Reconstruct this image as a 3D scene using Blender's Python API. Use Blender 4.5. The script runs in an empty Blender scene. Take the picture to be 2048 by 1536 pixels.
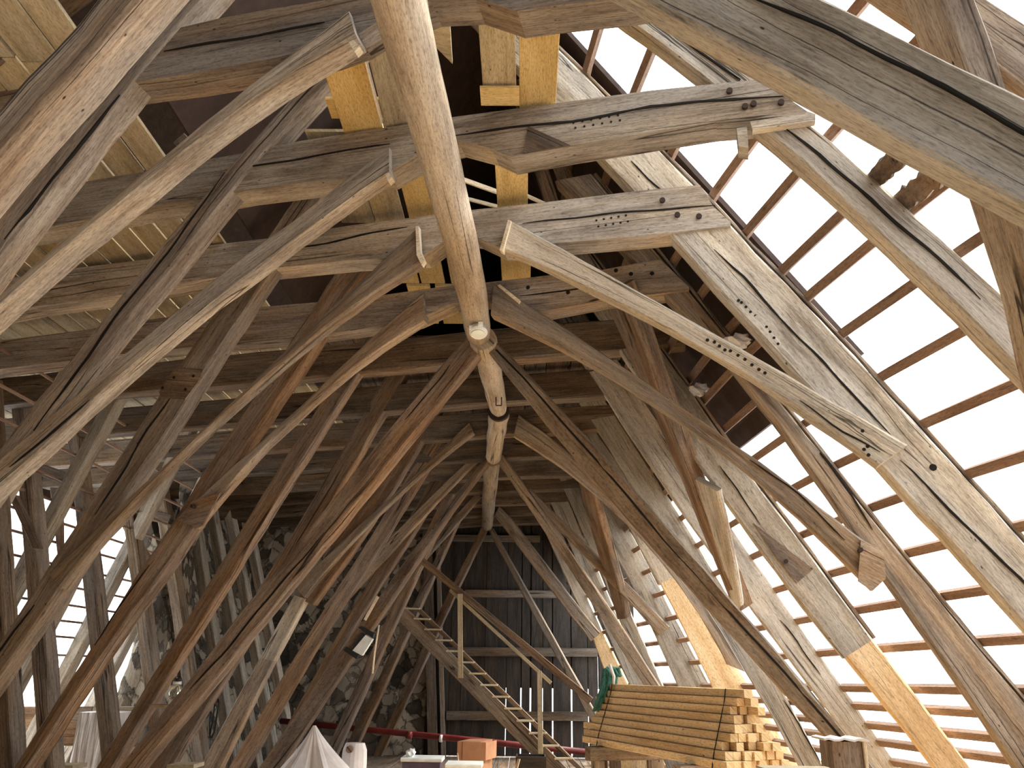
import bpy, bmesh, math, random
import numpy as np
from mathutils import Vector, Matrix, noise

# ------------------------------------------------------------------ camera, sky, exposure
EYE = 1.6                       # eye height above the attic floor
W, H, F = 2048, 1536, 1656.0
sc = bpy.context.scene
COL = sc.collection
_vY = Vector((1050-1024, -(1345-768), -F)).normalized()
_up = Vector((1, -0.015, 0)).cross(_vY).normalized()
if _up.y < 0: _up = -_up
_X = _vY.cross(_up)
cam_d = bpy.data.cameras.new('camera'); cam = bpy.data.objects.new('camera', cam_d); COL.objects.link(cam)
cam_d.sensor_width = 36.0; cam_d.lens = F/W*36.0; cam_d.clip_start = .05; cam_d.clip_end = 200
R3 = Matrix((_X, _vY, _up))     # rows: world axes written in camera axes
M4 = R3.to_4x4(); M4.translation = Vector((0, 0, EYE)); cam.matrix_world = M4
sc.camera = cam
sc.view_settings.view_transform = 'Standard'; sc.view_settings.look = 'None'
sc.view_settings.gamma = 1.0; sc.view_settings.use_curve_mapping = False
sc.view_settings.exposure = 0.5
world = bpy.data.worlds.new('sky'); sc.world = world; world.use_nodes = True
wn = world.node_tree.nodes; wl = world.node_tree.links
bg = wn['Background']; bg.inputs['Color'].default_value = (0.93, 0.98, 1.0, 1); bg.inputs['Strength'].default_value = 3.2

sun_d = bpy.data.lights.new('sun', 'SUN'); sun = bpy.data.objects.new('sun', sun_d); COL.objects.link(sun)
sun_d.energy = 8.0; sun_d.angle = math.radians(25); sun_d.color = (1.0, .93, .80)
sun.rotation_euler = Vector((.68, .22, .70)).to_track_quat('Z', 'Y').to_euler(); sun.location = (8, 6, 12)

# ------------------------------------------------------------------ plane geometry of the roof frames
PHI = math.radians(13.5)        # the frames stand a little askew to the length of the attic
NX, NY = math.sin(PHI), math.cos(PHI)
CK = {0:2.35, 1:3.3, 2:4.25, 3:5.28, 4:6.2, 5:7.25, 6:8.58, 7:9.88, 8:11.08, 9:12.3, 10:13.3, 11:14.4, 12:15.45}
def at(px, py, c):
    """point of frame plane c seen at photo position px, py"""
    r = R3 @ Vector((px-1024, -(py-768), -F))
    t = c/(r.x*NX + r.y*NY)
    return Vector((r.x*t, r.y*t, r.z*t+EYE))
def atz(px, py, z):
    r = R3 @ Vector((px-1024, -(py-768), -F)); t = z/r.z
    return Vector((r.x*t, r.y*t, z+EYE))
def aty(px, py, Y):
    r = R3 @ Vector((px-1024, -(py-768), -F)); t = Y/r.y
    return Vector((r.x*t, Y, r.z*t+EYE))
def pl(X, z, c):                # frame plane coordinates, z above the eye
    return Vector((X, (c-X*NX)/NY, z+EYE))
ND = Vector((NX, NY, 0))
def resample(P, n):
    L = [0]
    for a, b in zip(P, P[1:]): L.append(L[-1]+math.dist(a, b))
    out = []; j = 0
    for i in range(n):
        s = L[-1]*i/(n-1)
        while j < len(P)-2 and L[j+1] < s: j += 1
        f = (s-L[j])/max(1e-9, L[j+1]-L[j])
        out.append([P[j][q]*(1-f)+P[j+1][q]*f for q in range(len(P[j]))])
    return out

# ------------------------------------------------------------------ materials
def new_mat(name):
    m = bpy.data.materials.new(name); m.use_nodes = True
    nt = m.node_tree; nt.nodes.clear()
    o = nt.nodes.new('ShaderNodeOutputMaterial'); b = nt.nodes.new('ShaderNodeBsdfPrincipled')
    nt.links.new(b.outputs[0], o.inputs[0])
    return m, nt, b
def N(nt, t, **kw):
    n = nt.nodes.new(t)
    for k, v in kw.items():
        if k in ('op',): n.operation = v
        else: setattr(n, k, v)
    return n
def ramp(nt, stops, inp):
    r = nt.nodes.new('ShaderNodeValToRGB'); e = r.color_ramp.elements
    while len(e) < len(stops): e.new(.5)
    for i, (p, c) in enumerate(stops): e[i].position = p; e[i].color = (*c, 1)
    nt.links.new(inp, r.inputs[0]); return r
def wood(name, dark, mid, light, streak=1.0, crack=1.0, hole=1.0, rough=.85, vary=.25, weather=1.0):
    m, nt, b = new_mat(name); L = nt.links.new
    uv = N(nt, 'ShaderNodeUVMap'); oi = N(nt, 'ShaderNodeObjectInfo')
    off = N(nt, 'ShaderNodeCombineXYZ')
    mu = N(nt, 'ShaderNodeMath', op='MULTIPLY'); mu.inputs[1].default_value = 57.0
    L(oi.outputs['Random'], mu.inputs[0]); L(mu.outputs[0], off.inputs[0]); L(mu.outputs[0], off.inputs[1])
    ad = N(nt, 'ShaderNodeVectorMath', op='ADD'); L(uv.outputs[0], ad.inputs[0]); L(off.outputs[0], ad.inputs[1])
    def mapped(sx, sy):
        v = N(nt, 'ShaderNodeVectorMath', op='MULTIPLY'); v.inputs[1].default_value = (sx, sy, 1); L(ad.outputs[0], v.inputs[0]); return v
    def noi(sx, sy, det=3, rou=.6, dist=0):
        n = N(nt, 'ShaderNodeTexNoise'); n.inputs['Scale'].default_value = 1; n.inputs['Detail'].default_value = det
        n.inputs['Roughness'].default_value = rou; n.inputs['Distortion'].default_value = dist
        L(mapped(sx, sy).outputs[0], n.inputs['Vector']); return n
    grain = noi(1.6, 70, 5, .75); patch = noi(.9, 6.5, 5, .7, .1); fine = noi(26, 120, 3, .75); pit = noi(5, 38, 3, .7)
    mx = N(nt, 'ShaderNodeMath', op='MULTIPLY_ADD'); mx.inputs[1].default_value = .42*streak
    L(grain.outputs[0], mx.inputs[0])
    m2 = N(nt, 'ShaderNodeMath', op='MULTIPLY'); m2.inputs[1].default_value = 1-.42*streak; L(patch.outputs[0], m2.inputs[0]); L(m2.outputs[0], mx.inputs[2])
    r = ramp(nt, [(.33, dark), (.48, mid), (.64, light)], mx.outputs[0])
    col = r.outputs[0]
    def mixc(fac, a, c, mode='MIX'):
        n = N(nt, 'ShaderNodeMix', data_type='RGBA', blend_type=mode)
        if isinstance(fac, float): n.inputs[0].default_value = fac
        else: L(fac, n.inputs[0])
        L(a, n.inputs[6])
        if isinstance(c, tuple): n.inputs[7].default_value = (*c, 1)
        else: L(c, n.inputs[7])
        return n.outputs[2]
    hgt = N(nt, 'ShaderNodeMath', op='MULTIPLY'); hgt.inputs[1].default_value = .5; L(grain.outputs[0], hgt.inputs[0]); h = hgt.outputs[0]
    if crack:
        cn = noi(.16, 5.5, 2, .45, .05)
        s = N(nt, 'ShaderNodeMath', op='SUBTRACT'); s.inputs[1].default_value = .5; L(cn.outputs[0], s.inputs[0])
        a = N(nt, 'ShaderNodeMath', op='ABSOLUTE'); L(s.outputs[0], a.inputs[0])
        gate = noi(.7, 1.3, 1)
        mr = N(nt, 'ShaderNodeMapRange'); mr.inputs[1].default_value = .002; mr.inputs[2].default_value = .007; mr.inputs[3].default_value = .85*crack; mr.inputs[4].default_value = 0
        L(a.outputs[0], mr.inputs[0])
        g = N(nt, 'ShaderNodeMapRange'); g.inputs[1].default_value = .44; g.inputs[2].default_value = .52; L(gate.outputs[0], g.inputs[0])
        cm = N(nt, 'ShaderNodeMath', op='MULTIPLY'); L(mr.outputs[0], cm.inputs[0]); L(g.outputs[0], cm.inputs[1])
        col = mixc(cm.outputs[0], col, tuple(x*.18 for x in dark))
        hs = N(nt, 'ShaderNodeMath', op='SUBTRACT'); L(h, hs.inputs[0]); L(cm.outputs[0], hs.inputs[1]); h = hs.outputs[0]
    if hole:
        vo = N(nt, 'ShaderNodeTexVoronoi'); vo.inputs['Scale'].default_value = 1; L(mapped(9, 17).outputs[0], vo.inputs['Vector'])
        mr = N(nt, 'ShaderNodeMapRange'); mr.inputs[1].default_value = .05; mr.inputs[2].default_value = .11; mr.inputs[3].default_value = 1; mr.inputs[4].default_value = 0
        L(vo.outputs['Distance'], mr.inputs[0])
        sx = N(nt, 'ShaderNodeSeparateColor'); L(vo.outputs['Color'], sx.inputs[0])
        gt = N(nt, 'ShaderNodeMath', op='GREATER_THAN'); gt.inputs[1].default_value = 1-.3*hole; L(sx.outputs[0], gt.inputs[0])
        hm = N(nt, 'ShaderNodeMath', op='MULTIPLY'); L(mr.outputs[0], hm.inputs[0]); L(gt.outputs[0], hm.inputs[1])
        col = mixc(hm.outputs[0], col, tuple(x*.3 for x in dark))
    # weathered silver-grey patches and brown stains of their own shape
    if weather:
        wt = noi(.45, 2.4, 3, .6, .1); wr = ramp(nt, [(.42, (0,)*3), (.56, (1,)*3)], wt.outputs[0])
        gl = sum(mid)/3*1.0; wf = N(nt, 'ShaderNodeMath', op='MULTIPLY'); wf.inputs[1].default_value = .62*weather; L(wr.outputs[0], wf.inputs[0])
        hs2 = N(nt, 'ShaderNodeHueSaturation'); hs2.inputs['Saturation'].default_value = .35; hs2.inputs['Value'].default_value = .86; L(col, hs2.inputs['Color']); col = mixc(wf.outputs[0], col, hs2.outputs[0])
        st_ = noi(.7, 3.1, 4, .7, .15); sr = ramp(nt, [(.34, (.42, .36, .30)), (.46, (1, 1, 1))], st_.outputs[0]); col = mixc(.7*weather, col, sr.outputs[0], 'MULTIPLY')
    # fine speckle and a tone of its own for every timber
    sp = ramp(nt, [(.36, (.55,)*3), (.5, (1,)*3), (.8, (1.12,)*3)], fine.outputs[0]); col = mixc(.85, col, sp.outputs[0], 'MULTIPLY')
    pt = ramp(nt, [(.30, (.35,)*3), (.42, (1,)*3)], pit.outputs[0]); col = mixc(.75*min(1, streak), col, pt.outputs[0], 'MULTIPLY')
    hsv = N(nt, 'ShaderNodeHueSaturation'); L(col, hsv.inputs['Color'])
    vr = N(nt, 'ShaderNodeMapRange'); vr.inputs[3].default_value = 1-vary; vr.inputs[4].default_value = 1+vary; L(oi.outputs['Random'], vr.inputs[0]); L(vr.outputs[0], hsv.inputs['Value'])
    L(hsv.outputs[0], b.inputs['Base Color'])
    b.inputs['Roughness'].default_value = rough; b.inputs['Specular IOR Level'].default_value = .25
    bp = N(nt, 'ShaderNodeBump'); bp.inputs['Strength'].default_value = .7; bp.inputs['Distance'].default_value = .012; L(h, bp.inputs['Height']); L(bp.outputs[0], b.inputs['Normal'])
    return m
def plain(name, col, rough=.7, metal=0, noise_amt=.15, scale=8, bump=0, spec=.3):
    m, nt, b = new_mat(name); L = nt.links.new
    tc = N(nt, 'ShaderNodeTexCoord'); n = N(nt, 'ShaderNodeTexNoise'); n.inputs['Scale'].default_value = scale; n.inputs['Detail'].default_value = 5
    L(tc.outputs['Object'], n.inputs['Vector'])
    r = ramp(nt, [(.3, tuple(x*(1-noise_amt*1.6) for x in col)), (.7, tuple(min(1, x*(1+noise_amt)) for x in col))], n.outputs[0])
    L(r.outputs[0], b.inputs['Base Color']); b.inputs['Roughness'].default_value = rough; b.inputs['Metallic'].default_value = metal; b.inputs['Specular IOR Level'].default_value = spec
    if bump:
        bp = N(nt, 'ShaderNodeBump'); bp.inputs['Strength'].default_value = bump; bp.inputs['Distance'].default_value = .03; L(n.outputs[0], bp.inputs['Height']); L(bp.outputs[0], b.inputs['Normal'])
    return m
MAT = {}
MAT['grey'] = wood('weathered grey oak', (.10,.07,.048), (.33,.255,.185), (.55,.455,.345))
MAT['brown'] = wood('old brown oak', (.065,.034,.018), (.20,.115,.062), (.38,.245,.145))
MAT['mixed'] = wood('old grey brown oak', (.085,.052,.032), (.27,.185,.12), (.47,.355,.245))
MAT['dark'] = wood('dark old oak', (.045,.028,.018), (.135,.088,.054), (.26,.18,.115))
MAT['log'] = wood('peeled old log', (.17,.12,.075), (.40,.30,.205), (.58,.47,.34), streak=.9, hole=.4, weather=.7)
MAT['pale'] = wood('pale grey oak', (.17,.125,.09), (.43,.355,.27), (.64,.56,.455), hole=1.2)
MAT['lath'] = wood('roof batten', (.14,.085,.06), (.24,.15,.105), (.34,.23,.165), crack=0, hole=0, vary=.2, weather=.0)
MAT['new'] = wood('fresh pine splice', (.52,.32,.15), (.74,.51,.28), (.86,.66,.42), streak=.6, crack=.35, hole=.5, vary=.08, weather=.0)
MAT['batten'] = wood('fresh pine batten', (.56,.36,.17), (.78,.55,.30), (.88,.68,.42), streak=.5, crack=0, hole=.35, vary=.13, weather=.0)
MAT['ply'] = wood('yellow shuttering board', (.50,.33,.12), (.66,.46,.19), (.75,.56,.27), streak=.35, crack=0, hole=0, vary=.12, weather=.0)
MAT['tan'] = wood('old tan board', (.26,.19,.10), (.44,.34,.20), (.58,.47,.30), streak=.5, crack=0, hole=.3, vary=.05, weather=.6)
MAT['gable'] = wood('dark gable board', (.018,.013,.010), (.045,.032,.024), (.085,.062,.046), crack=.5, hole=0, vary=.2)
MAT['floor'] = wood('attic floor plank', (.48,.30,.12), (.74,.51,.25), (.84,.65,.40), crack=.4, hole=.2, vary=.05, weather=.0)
MAT['tile'] = plain('dark clay tiles', (.055,.035,.028), .9, bump=.5)
MAT['white'] = plain('white enamel', (.82,.84,.82), .4, noise_amt=.08)
MAT['black'] = plain('black rubber', (.015,.015,.015), .6)
MAT['iron'] = plain('rusty iron', (.045,.03,.025), .75, metal=.3)
MAT['red'] = plain('red brown pipe paint', (.17,.025,.022), .45, noise_amt=.25, scale=3)
MAT['card'] = plain('brown cardboard', (.40,.20,.11), .85, noise_amt=.1)
MAT['green'] = plain('green twine', (.06,.19,.15), .9, noise_amt=.4, scale=40)
MAT['sheet'] = plain('white plastic sheet', (.72,.68,.68), .35, noise_amt=.12, scale=5)
MAT['violet'] = plain('dusky violet plastic', (.10,.07,.12), .4)
MAT['peg'] = wood('fresh wooden peg', (.55,.42,.26), (.78,.64,.46), (.88,.78,.62), crack=0, hole=0, vary=.05, weather=.0)
MAT['shadow'] = plain('hole in timber', (.012,.009,.007), .95)
MAT['glass'] = new_mat('lantern glass')[0]
_b = MAT['glass'].node_tree.nodes['Principled BSDF']; _b.inputs['Base Color'].default_value = (.75,.8,.78,1); _b.inputs['Roughness'].default_value = .08; _b.inputs['Transmission Weight'].default_value = .9
def stone():
    m, nt, b = new_mat('rubble masonry'); L = nt.links.new
    tc = N(nt, 'ShaderNodeTexCoord'); vo = N(nt, 'ShaderNodeTexVoronoi', feature='DISTANCE_TO_EDGE'); vo.inputs['Scale'].default_value = 4.2
    v2 = N(nt, 'ShaderNodeTexVoronoi'); v2.inputs['Scale'].default_value = 4.2
    n = N(nt, 'ShaderNodeTexNoise'); n.inputs['Scale'].default_value = 7; n.inputs['Detail'].default_value = 8; n.inputs['Roughness'].default_value = .7
    nm = N(nt, 'ShaderNodeVectorMath', op='MULTIPLY_ADD'); nm.inputs[1].default_value = (.5,)*3; L(n.outputs['Color'], nm.inputs[0]); L(tc.outputs['Object'], nm.inputs[2])
    for v in (vo, v2): L(nm.outputs[0], v.inputs['Vector'])
    sc_ = N(nt, 'ShaderNodeSeparateColor'); L(v2.outputs['Color'], sc_.inputs[0])
    av = N(nt, 'ShaderNodeMath', op='ADD'); L(sc_.outputs[0], av.inputs[0]); L(n.outputs[0], av.inputs[1])
    r = ramp(nt, [(.5, (.05,.04,.03)), (.95, (.17,.135,.10)), (1.3, (.36,.30,.23))], av.outputs[0])
    mr = N(nt, 'ShaderNodeMapRange'); mr.inputs[2].default_value = .07; mr.inputs[3].default_value = .62; L(vo.outputs['Distance'], mr.inputs[0])
    mx = N(nt, 'ShaderNodeMix', data_type='RGBA', blend_type='MULTIPLY'); mx.inputs[0].default_value = 1; L(r.outputs[0], mx.inputs[6]); L(mr.outputs[0], mx.inputs[7]); L(mx.outputs[2], b.inputs['Base Color'])
    b.inputs['Roughness'].default_value = .95
    bp = N(nt, 'ShaderNodeBump'); bp.inputs['Distance'].default_value = .06; bp.inputs['Strength'].default_value = 1
    ah = N(nt, 'ShaderNodeMath', op='ADD'); L(mr.outputs[0], ah.inputs[0]); L(n.outputs[0], ah.inputs[1]); L(ah.outputs[0], bp.inputs['Height']); L(bp.outputs[0], b.inputs['Normal'])
    return m
MAT['stone'] = stone()

# ------------------------------------------------------------------ object helpers
LOCAL = [False]                 # True while the parts of a thing are given relative to its own base
def link(name, bm, mat, parent=None, origin=None):
    if origin is None:
        lo = Vector((min(v.co.x for v in bm.verts), min(v.co.y for v in bm.verts), min(v.co.z for v in bm.verts)))
        hi = Vector((max(v.co.x for v in bm.verts), max(v.co.y for v in bm.verts), max(v.co.z for v in bm.verts)))
        origin = Vector(((lo.x+hi.x)/2, (lo.y+hi.y)/2, lo.z))
    po = parent.location if parent and not LOCAL[0] else Vector((0, 0, 0))
    for v in bm.verts: v.co -= origin
    bmesh.ops.recalc_face_normals(bm, faces=bm.faces)
    me = bpy.data.meshes.new(name); bm.to_mesh(me); bm.free()
    me.materials.append(MAT[mat] if isinstance(mat, str) else mat)
    o = bpy.data.objects.new(name, me); COL.objects.link(o)
    o.location = origin - po
    if parent: o.parent = parent
    return o
def tag(o, label=None, cat=None, group=None, kind=None):
    if label: o['label'] = label
    if cat: o['category'] = cat
    if group: o['group'] = group
    if kind: o['kind'] = kind
    return o
def empty(name, loc):
    o = bpy.data.objects.new(name, None); COL.objects.link(o); o.location = loc; o.empty_display_size = .1; return o
def loft(bm, rings, closed=True, ulen=None):
    """rings: lists of points; quads between them with u along and v around in metres"""
    uvl = bm.loops.layers.uv.verify()
    V = [[bm.verts.new(p) for p in r] for r in rings]
    n = len(rings[0]); u = 0; v0 = random.random()*20
    per = [0]
    for j in range(n): per.append(per[-1]+(rings[0][(j+1) % n]-rings[0][j]).length)
    for i in range(len(rings)-1):
        du = (rings[i+1][0]-rings[i][0]).length
        for j in range(n):
            k = (j+1) % n
            f = bm.faces.new((V[i][j], V[i][k], V[i+1][k], V[i+1][j]))
            for lp, uv in zip(f.loops, ((u, per[j]), (u, per[j+1]), (u+du, per[j+1]), (u+du, per[j]))): lp[uvl].uv = (uv[0], uv[1]+v0)
        u += du
    if closed:
        for ring, s in ((V[0], 1), (V[-1], -1)):
            f = bm.faces.new(ring if s > 0 else ring[::-1])
            cx = sum((q.co for q in ring), Vector())/n
            for lp in f.loops: d = lp.vert.co-cx; lp[uvl].uv = (d.x*.3+d.y*.3, d.z+d.x)
    return V
def section(a, b, d, ch=.014):
    """chamfered rectangle: front edge a-b, thickness vector d"""
    e = (b-a); w = e.length; ch = min(ch, w*.25, d.length*.25); e = e.normalized()*ch; g = d.normalized()*ch
    return [a+e, b-e, b+g, b+d-g, b+d-e, a+d+e, a+d-g, a+g]
def straighten(P, keep=.22, deg=2):
    """old timbers bend gently: pull a traced edge towards a smooth curve"""
    n = len(P); t = np.linspace(-1, 1, n); Q = np.array([tuple(p) for p in P])
    cf = np.polynomial.polynomial.polyfit(t, Q, deg if n > 6 else 1); S = np.polynomial.polynomial.polyval(t, cf).T
    return [Vector(a*keep+b*(1-keep)) for a, b in zip(Q, S)]
_seed = [0]
def timber(name, c, A, B, t, mat, label=None, cat=None, group=None, parent=None, rough=.006, step=.16, world=False, ch=.014, d=None, fit=2, foot=False):
    """A, B: the two long edges of the face turned to the camera, traced on frame plane c"""
    if not world:
        A = [at(x, y, c) for x, y in A]; B = [at(x, y, c) for x, y in B]
    L = sum(math.dist(p, q) for p, q in zip(A, A[1:]))
    n = max(3, int(L/step)+1)
    RA = [Vector(p) for p in resample([tuple(p) for p in A], n)]; RB = [Vector(p) for p in resample([tuple(p) for p in B], n)]
    if fit: RA = straighten(RA, deg=fit); RB = straighten(RB, deg=fit)
    if foot:                    # carry the timber on down to the floor, outside the photo's frame
        m = n//2; da = (RA[-1]+RB[-1]-RA[m]-RB[m])/2; da = da.normalized()*step
        while min(RA[-1].z, RB[-1].z) > .03 and n < 90 and da.z < -.02: RA.append(RA[-1]+da); RB.append(RB[-1]+da); n += 1
        for P in (RA, RB): P[-1] = Vector((P[-1].x, P[-1].y, max(P[-1].z, .005)))
    _seed[0] += 7.31; s = _seed[0]; rings = []
    d = ND*t if d is None else d
    for i in range(n):
        sec = section(RA[i], RB[i], d, ch*(1+.6*noise.noise(Vector((i*.5, s, 0)))))
        w = (RB[i]-RA[i]).normalized()
        out = []
        for j, p in enumerate(sec):
            k = j//2
            out.append(p + w*rough*1.5*noise.noise(Vector((i*.6, s+k*3.1, 1)))+ND*rough*1.5*noise.noise(Vector((i*.6, s+k*5.3, 9))))
        rings.append(out)
    bm = bmesh.new(); loft(bm, rings)
    o = link(name, bm, mat, parent)
    return tag(o, label, cat, group)
def slab(name, c, poly, t, mat, axis=None, parent=None, d=None, world=False, **kw):
    """outline on frame plane c (photo trace) pushed back by t"""
    P = [Vector(p) for p in poly] if world else [at(x, y, c) for x, y in poly]
    d = ND*t if d is None else d
    bm = bmesh.new(); uvl = bm.loops.layers.uv.verify()
    f = [bm.verts.new(p) for p in P]; b = [bm.verts.new(p+d) for p in P]; n = len(P)
    bm.faces.new(f); bm.faces.new(b[::-1])
    for i in range(n): bm.faces.new((f[i], b[i], b[(i+1) % n], f[(i+1) % n]))
    ax = (axis if axis else (P[1]-P[0])).normalized(); v0 = random.random()*20
    for fc in bm.faces:
        fc.normal_update(); cr = fc.normal.cross(ax)
        if cr.length < .3: cr = Vector((0, 0, 1)).cross(ax)+Vector((0, 0, .3))
        for lp in fc.loops: lp[uvl].uv = (lp.vert.co.dot(ax), lp.vert.co.dot(cr)+v0)
    bmesh.ops.triangulate(bm, faces=[q for q in bm.faces if len(q.verts) > 4])
    o = link(name, bm, mat, parent); return tag(o, **kw)
def box(bm, c, ax, ay, az, ch=0):
    """box with half vectors ax (grain), ay, az about centre c"""
    c = Vector(c); ax, ay, az = Vector(ax), Vector(ay), Vector(az)
    ring = lambda s: section(c+ax*s-ay-az, c+ax*s+ay-az, az*2, ch or .0001)
    loft(bm, [ring(-1), ring(1)])
def obox(name, c, ax, ay, az, mat, parent=None, ch=.004, **kw):
    bm = bmesh.new(); box(bm, c, ax, ay, az, ch); return tag(link(name, bm, mat, parent), **kw)
def bar(name, p, q, w, h, mat, parent=None, up=(0, 0, 1), ch=.004, **kw):
    p, q = Vector(p), Vector(q); ax = (q-p)/2; s = ax.cross(Vector(up)).normalized(); u = s.cross(ax).normalized()
    return obox(name, (p+q)/2, ax, s*w/2, u*h/2, mat, parent, ch, **kw)
def tube_bm(bm, pts, rad, seg=12, jag=0):
    pts = [Vector(p) for p in pts]; rings = []
    for i, p in enumerate(pts):
        t = (pts[min(i+1, len(pts)-1)]-pts[max(i-1, 0)]).normalized()
        s = t.cross(Vector((0, 0, 1)) if abs(t.z) < .9 else Vector((1, 0, 0))).normalized(); u = s.cross(t)
        r = rad[i] if isinstance(rad, (list, tuple)) else rad
        rings.append([p+(s*math.cos(a)+u*math.sin(a))*r*(1+jag*noise.noise(Vector((i*.3, math.cos(a)*1.5, math.sin(a)*1.5+3)))) for a in [2*math.pi*k/seg for k in range(seg)]])
    loft(bm, rings)
def tube(name, pts, rad, mat, parent=None, seg=12, jag=0, smooth=True, **kw):
    bm = bmesh.new(); tube_bm(bm, pts, rad, seg, jag)
    o = link(name, bm, mat, parent)
    if smooth:
        for f in o.data.polygons: f.use_smooth = len(f.vertices) == 4
    return tag(o, **kw)
def world_of(o): return o.location if not o.parent else o.location+world_of(o.parent)
_hole = {}
def peg_holes(parent, c, pts, r=.011, name='peg_hole', mat='shadow', stick=.004):
    """drilled holes and pegs on a timber's front face, every one a part"""
    key = (name, mat, round(r, 4), stick)
    if key not in _hole:
        bm = bmesh.new(); tube_bm(bm, [Vector((0, 0, 0))-ND*stick, ND*.02], r, 8)
        bmesh.ops.recalc_face_normals(bm, faces=bm.faces)
        me = bpy.data.meshes.new(name); bm.to_mesh(me); bm.free(); me.materials.append(MAT[mat]); _hole[key] = me
    for x, y in pts:
        o = bpy.data.objects.new(name, _hole[key]); COL.objects.link(o); o.parent = parent; o.location = at(x, y, c)-parent.location
    return parent

# ------------------------------------------------------------------ floor, gable, masonry
def planks(name, x0, x1, y0, y1, z, t, w, mat, label=None, **kw):
    bm = bmesh.new(); x = x0; random.seed(3)
    while x < x1:
        ww = w*random.uniform(.85, 1.15); dz = random.uniform(-.004, .004)
        box(bm, (x+ww/2, (y0+y1)/2, z-t/2+dz), (0, (y1-y0)/2, 0), (ww/2-.005, 0, 0), (0, 0, t/2), .003)
        x += ww
    return tag(link(name, bm, mat), label, **kw)
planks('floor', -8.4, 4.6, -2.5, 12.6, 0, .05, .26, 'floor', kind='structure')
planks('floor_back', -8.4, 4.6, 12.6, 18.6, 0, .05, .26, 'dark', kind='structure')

GY = 18.0
def gable():
    random.seed(11)
    bm = bmesh.new()
    gaps = {1016:.010, 1043:.022, 1060:.028, 1082:.012, 1100:.024, 1134:.026, 1164:.014, 1183:.036}
    edges = sorted(list(range(872, 1010, 21)) + list(gaps) + [1030, 1072, 1117, 1150, 1200, 1225, 1250])
    for a, b in zip(edges, edges[1:]):
        xa = (a-1050)/F*GY*1.04 + gaps.get(a, -.006)/2; xb = (b-1050)/F*GY*1.04 - gaps.get(b, -.006)/2
        zt = 7.0; zb = .02
        dy = random.uniform(-.008, .008)
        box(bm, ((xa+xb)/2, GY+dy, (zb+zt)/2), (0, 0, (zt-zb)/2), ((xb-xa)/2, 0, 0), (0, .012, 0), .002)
    for i in range(13):
        xa = -2.1+i*.30; box(bm, (xa+.15, GY+.05, EYE+4.2-.75+.0), (0, 0, 3.75), (.147, 0, 0), (0, .012, 0), .002)
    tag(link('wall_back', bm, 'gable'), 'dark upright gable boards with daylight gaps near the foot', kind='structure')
    for i, (y, xa, xb, w) in enumerate([(1187, 930, 1115, .15), (1303, 880, 1195, .17), (1431, 893, 1175, .17), (1076, 890, 1080, .13)]):
        p = aty(xa, y, GY-.09); q = aty(xb, y+2, GY-.09)
        bar('trim_%d' % (i+1), p, q, .12, w, 'dark', kind='structure')
gable()
def rough_wall(name, P, mat, nx, ny, amp, kind='structure', thick=None):
    """P: four corners; a bulging rubble surface with real thickness"""
    bm = bmesh.new(); uvl = bm.loops.layers.uv.verify()
    nrm = (P[1]-P[0]).cross(P[3]-P[0]).normalized(); thick = thick or .35
    g = []
    for j in range(ny+1):
        row = []
        for i in range(nx+1):
            u, v = i/nx, j/ny
            p = (P[0]*(1-u)+P[1]*u)*(1-v)+(P[3]*(1-u)+P[2]*u)*v
            row.append(bm.verts.new(p+nrm*amp*noise.noise(p*1.7)+nrm*amp*.4*noise.noise(p*6)))
        g.append(row)
    for j in range(ny):
        for i in range(nx): bm.faces.new((g[j][i], g[j][i+1], g[j+1][i+1], g[j+1][i]))
    back = [bm.verts.new(p-nrm*thick) for p in P]
    bm.faces.new(back[::-1])
    rim = [g[0][i] for i in range(nx+1)]; bm.faces.new(rim[::-1]+[back[0], back[1]])
    rim = [g[ny][i] for i in range(nx+1)]; bm.faces.new(rim+[back[2], back[3]])
    rim = [g[j][0] for j in range(ny+1)]; bm.faces.new(rim+[back[3], back[0]])
    rim = [g[j][nx] for j in range(ny+1)]; bm.faces.new(rim[::-1]+[back[1], back[2]])
    return tag(link(name, bm, mat), kind=kind)
V = Vector
# masonry left of the gable boards
rough_wall('wall_back_left', [V((-8.2, GY+.02, 0)), V((-1.95, GY+.02, 0)), V((-1.95, GY+.02, 7)), V((-8.2, GY+.02, 7))], 'stone', 50, 46, .09)
# masonry between the leaning aisle posts
def Ppost(z): return -5.85+(2.75-z)*.335        # line of the leaning posts, z above the eye
def ptop(z, c, off=0): q = pl(Ppost(z)+off, z, c); return q
rough_wall('wall_left', [ptop(-1.6, 11.4, -.32), ptop(-1.6, 18.2, -.32), ptop(3.0, 18.2, -.32), ptop(3.0, 11.4, -.32)][::1], 'stone', 50, 36, .08)
rough_wall('wall_aisle', [pl(-6.62, -1.6, 11.5), pl(-4.9, -1.6, 11.5), pl(-5.7, 3.1, 11.5), pl(-4.85-.12, 3.1, 11.5)-V((.02,0,0))], 'stone', 26, 34, .07, thick=.3)
for i, (x, w, c0) in enumerate([(868, .20, 0), (889, .09, 0)]):
    p = aty(x-3, 1545, GY-.1); q = aty(x-14, 1050, GY-.1)
    bar('trim_%d' % (i+6), V((p.x, GY-.1, .0)), V((q.x, GY-.1, q.z)), w, .12, 'mixed' if i else 'dark', up=(0, 1, 0), kind='structure')

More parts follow.
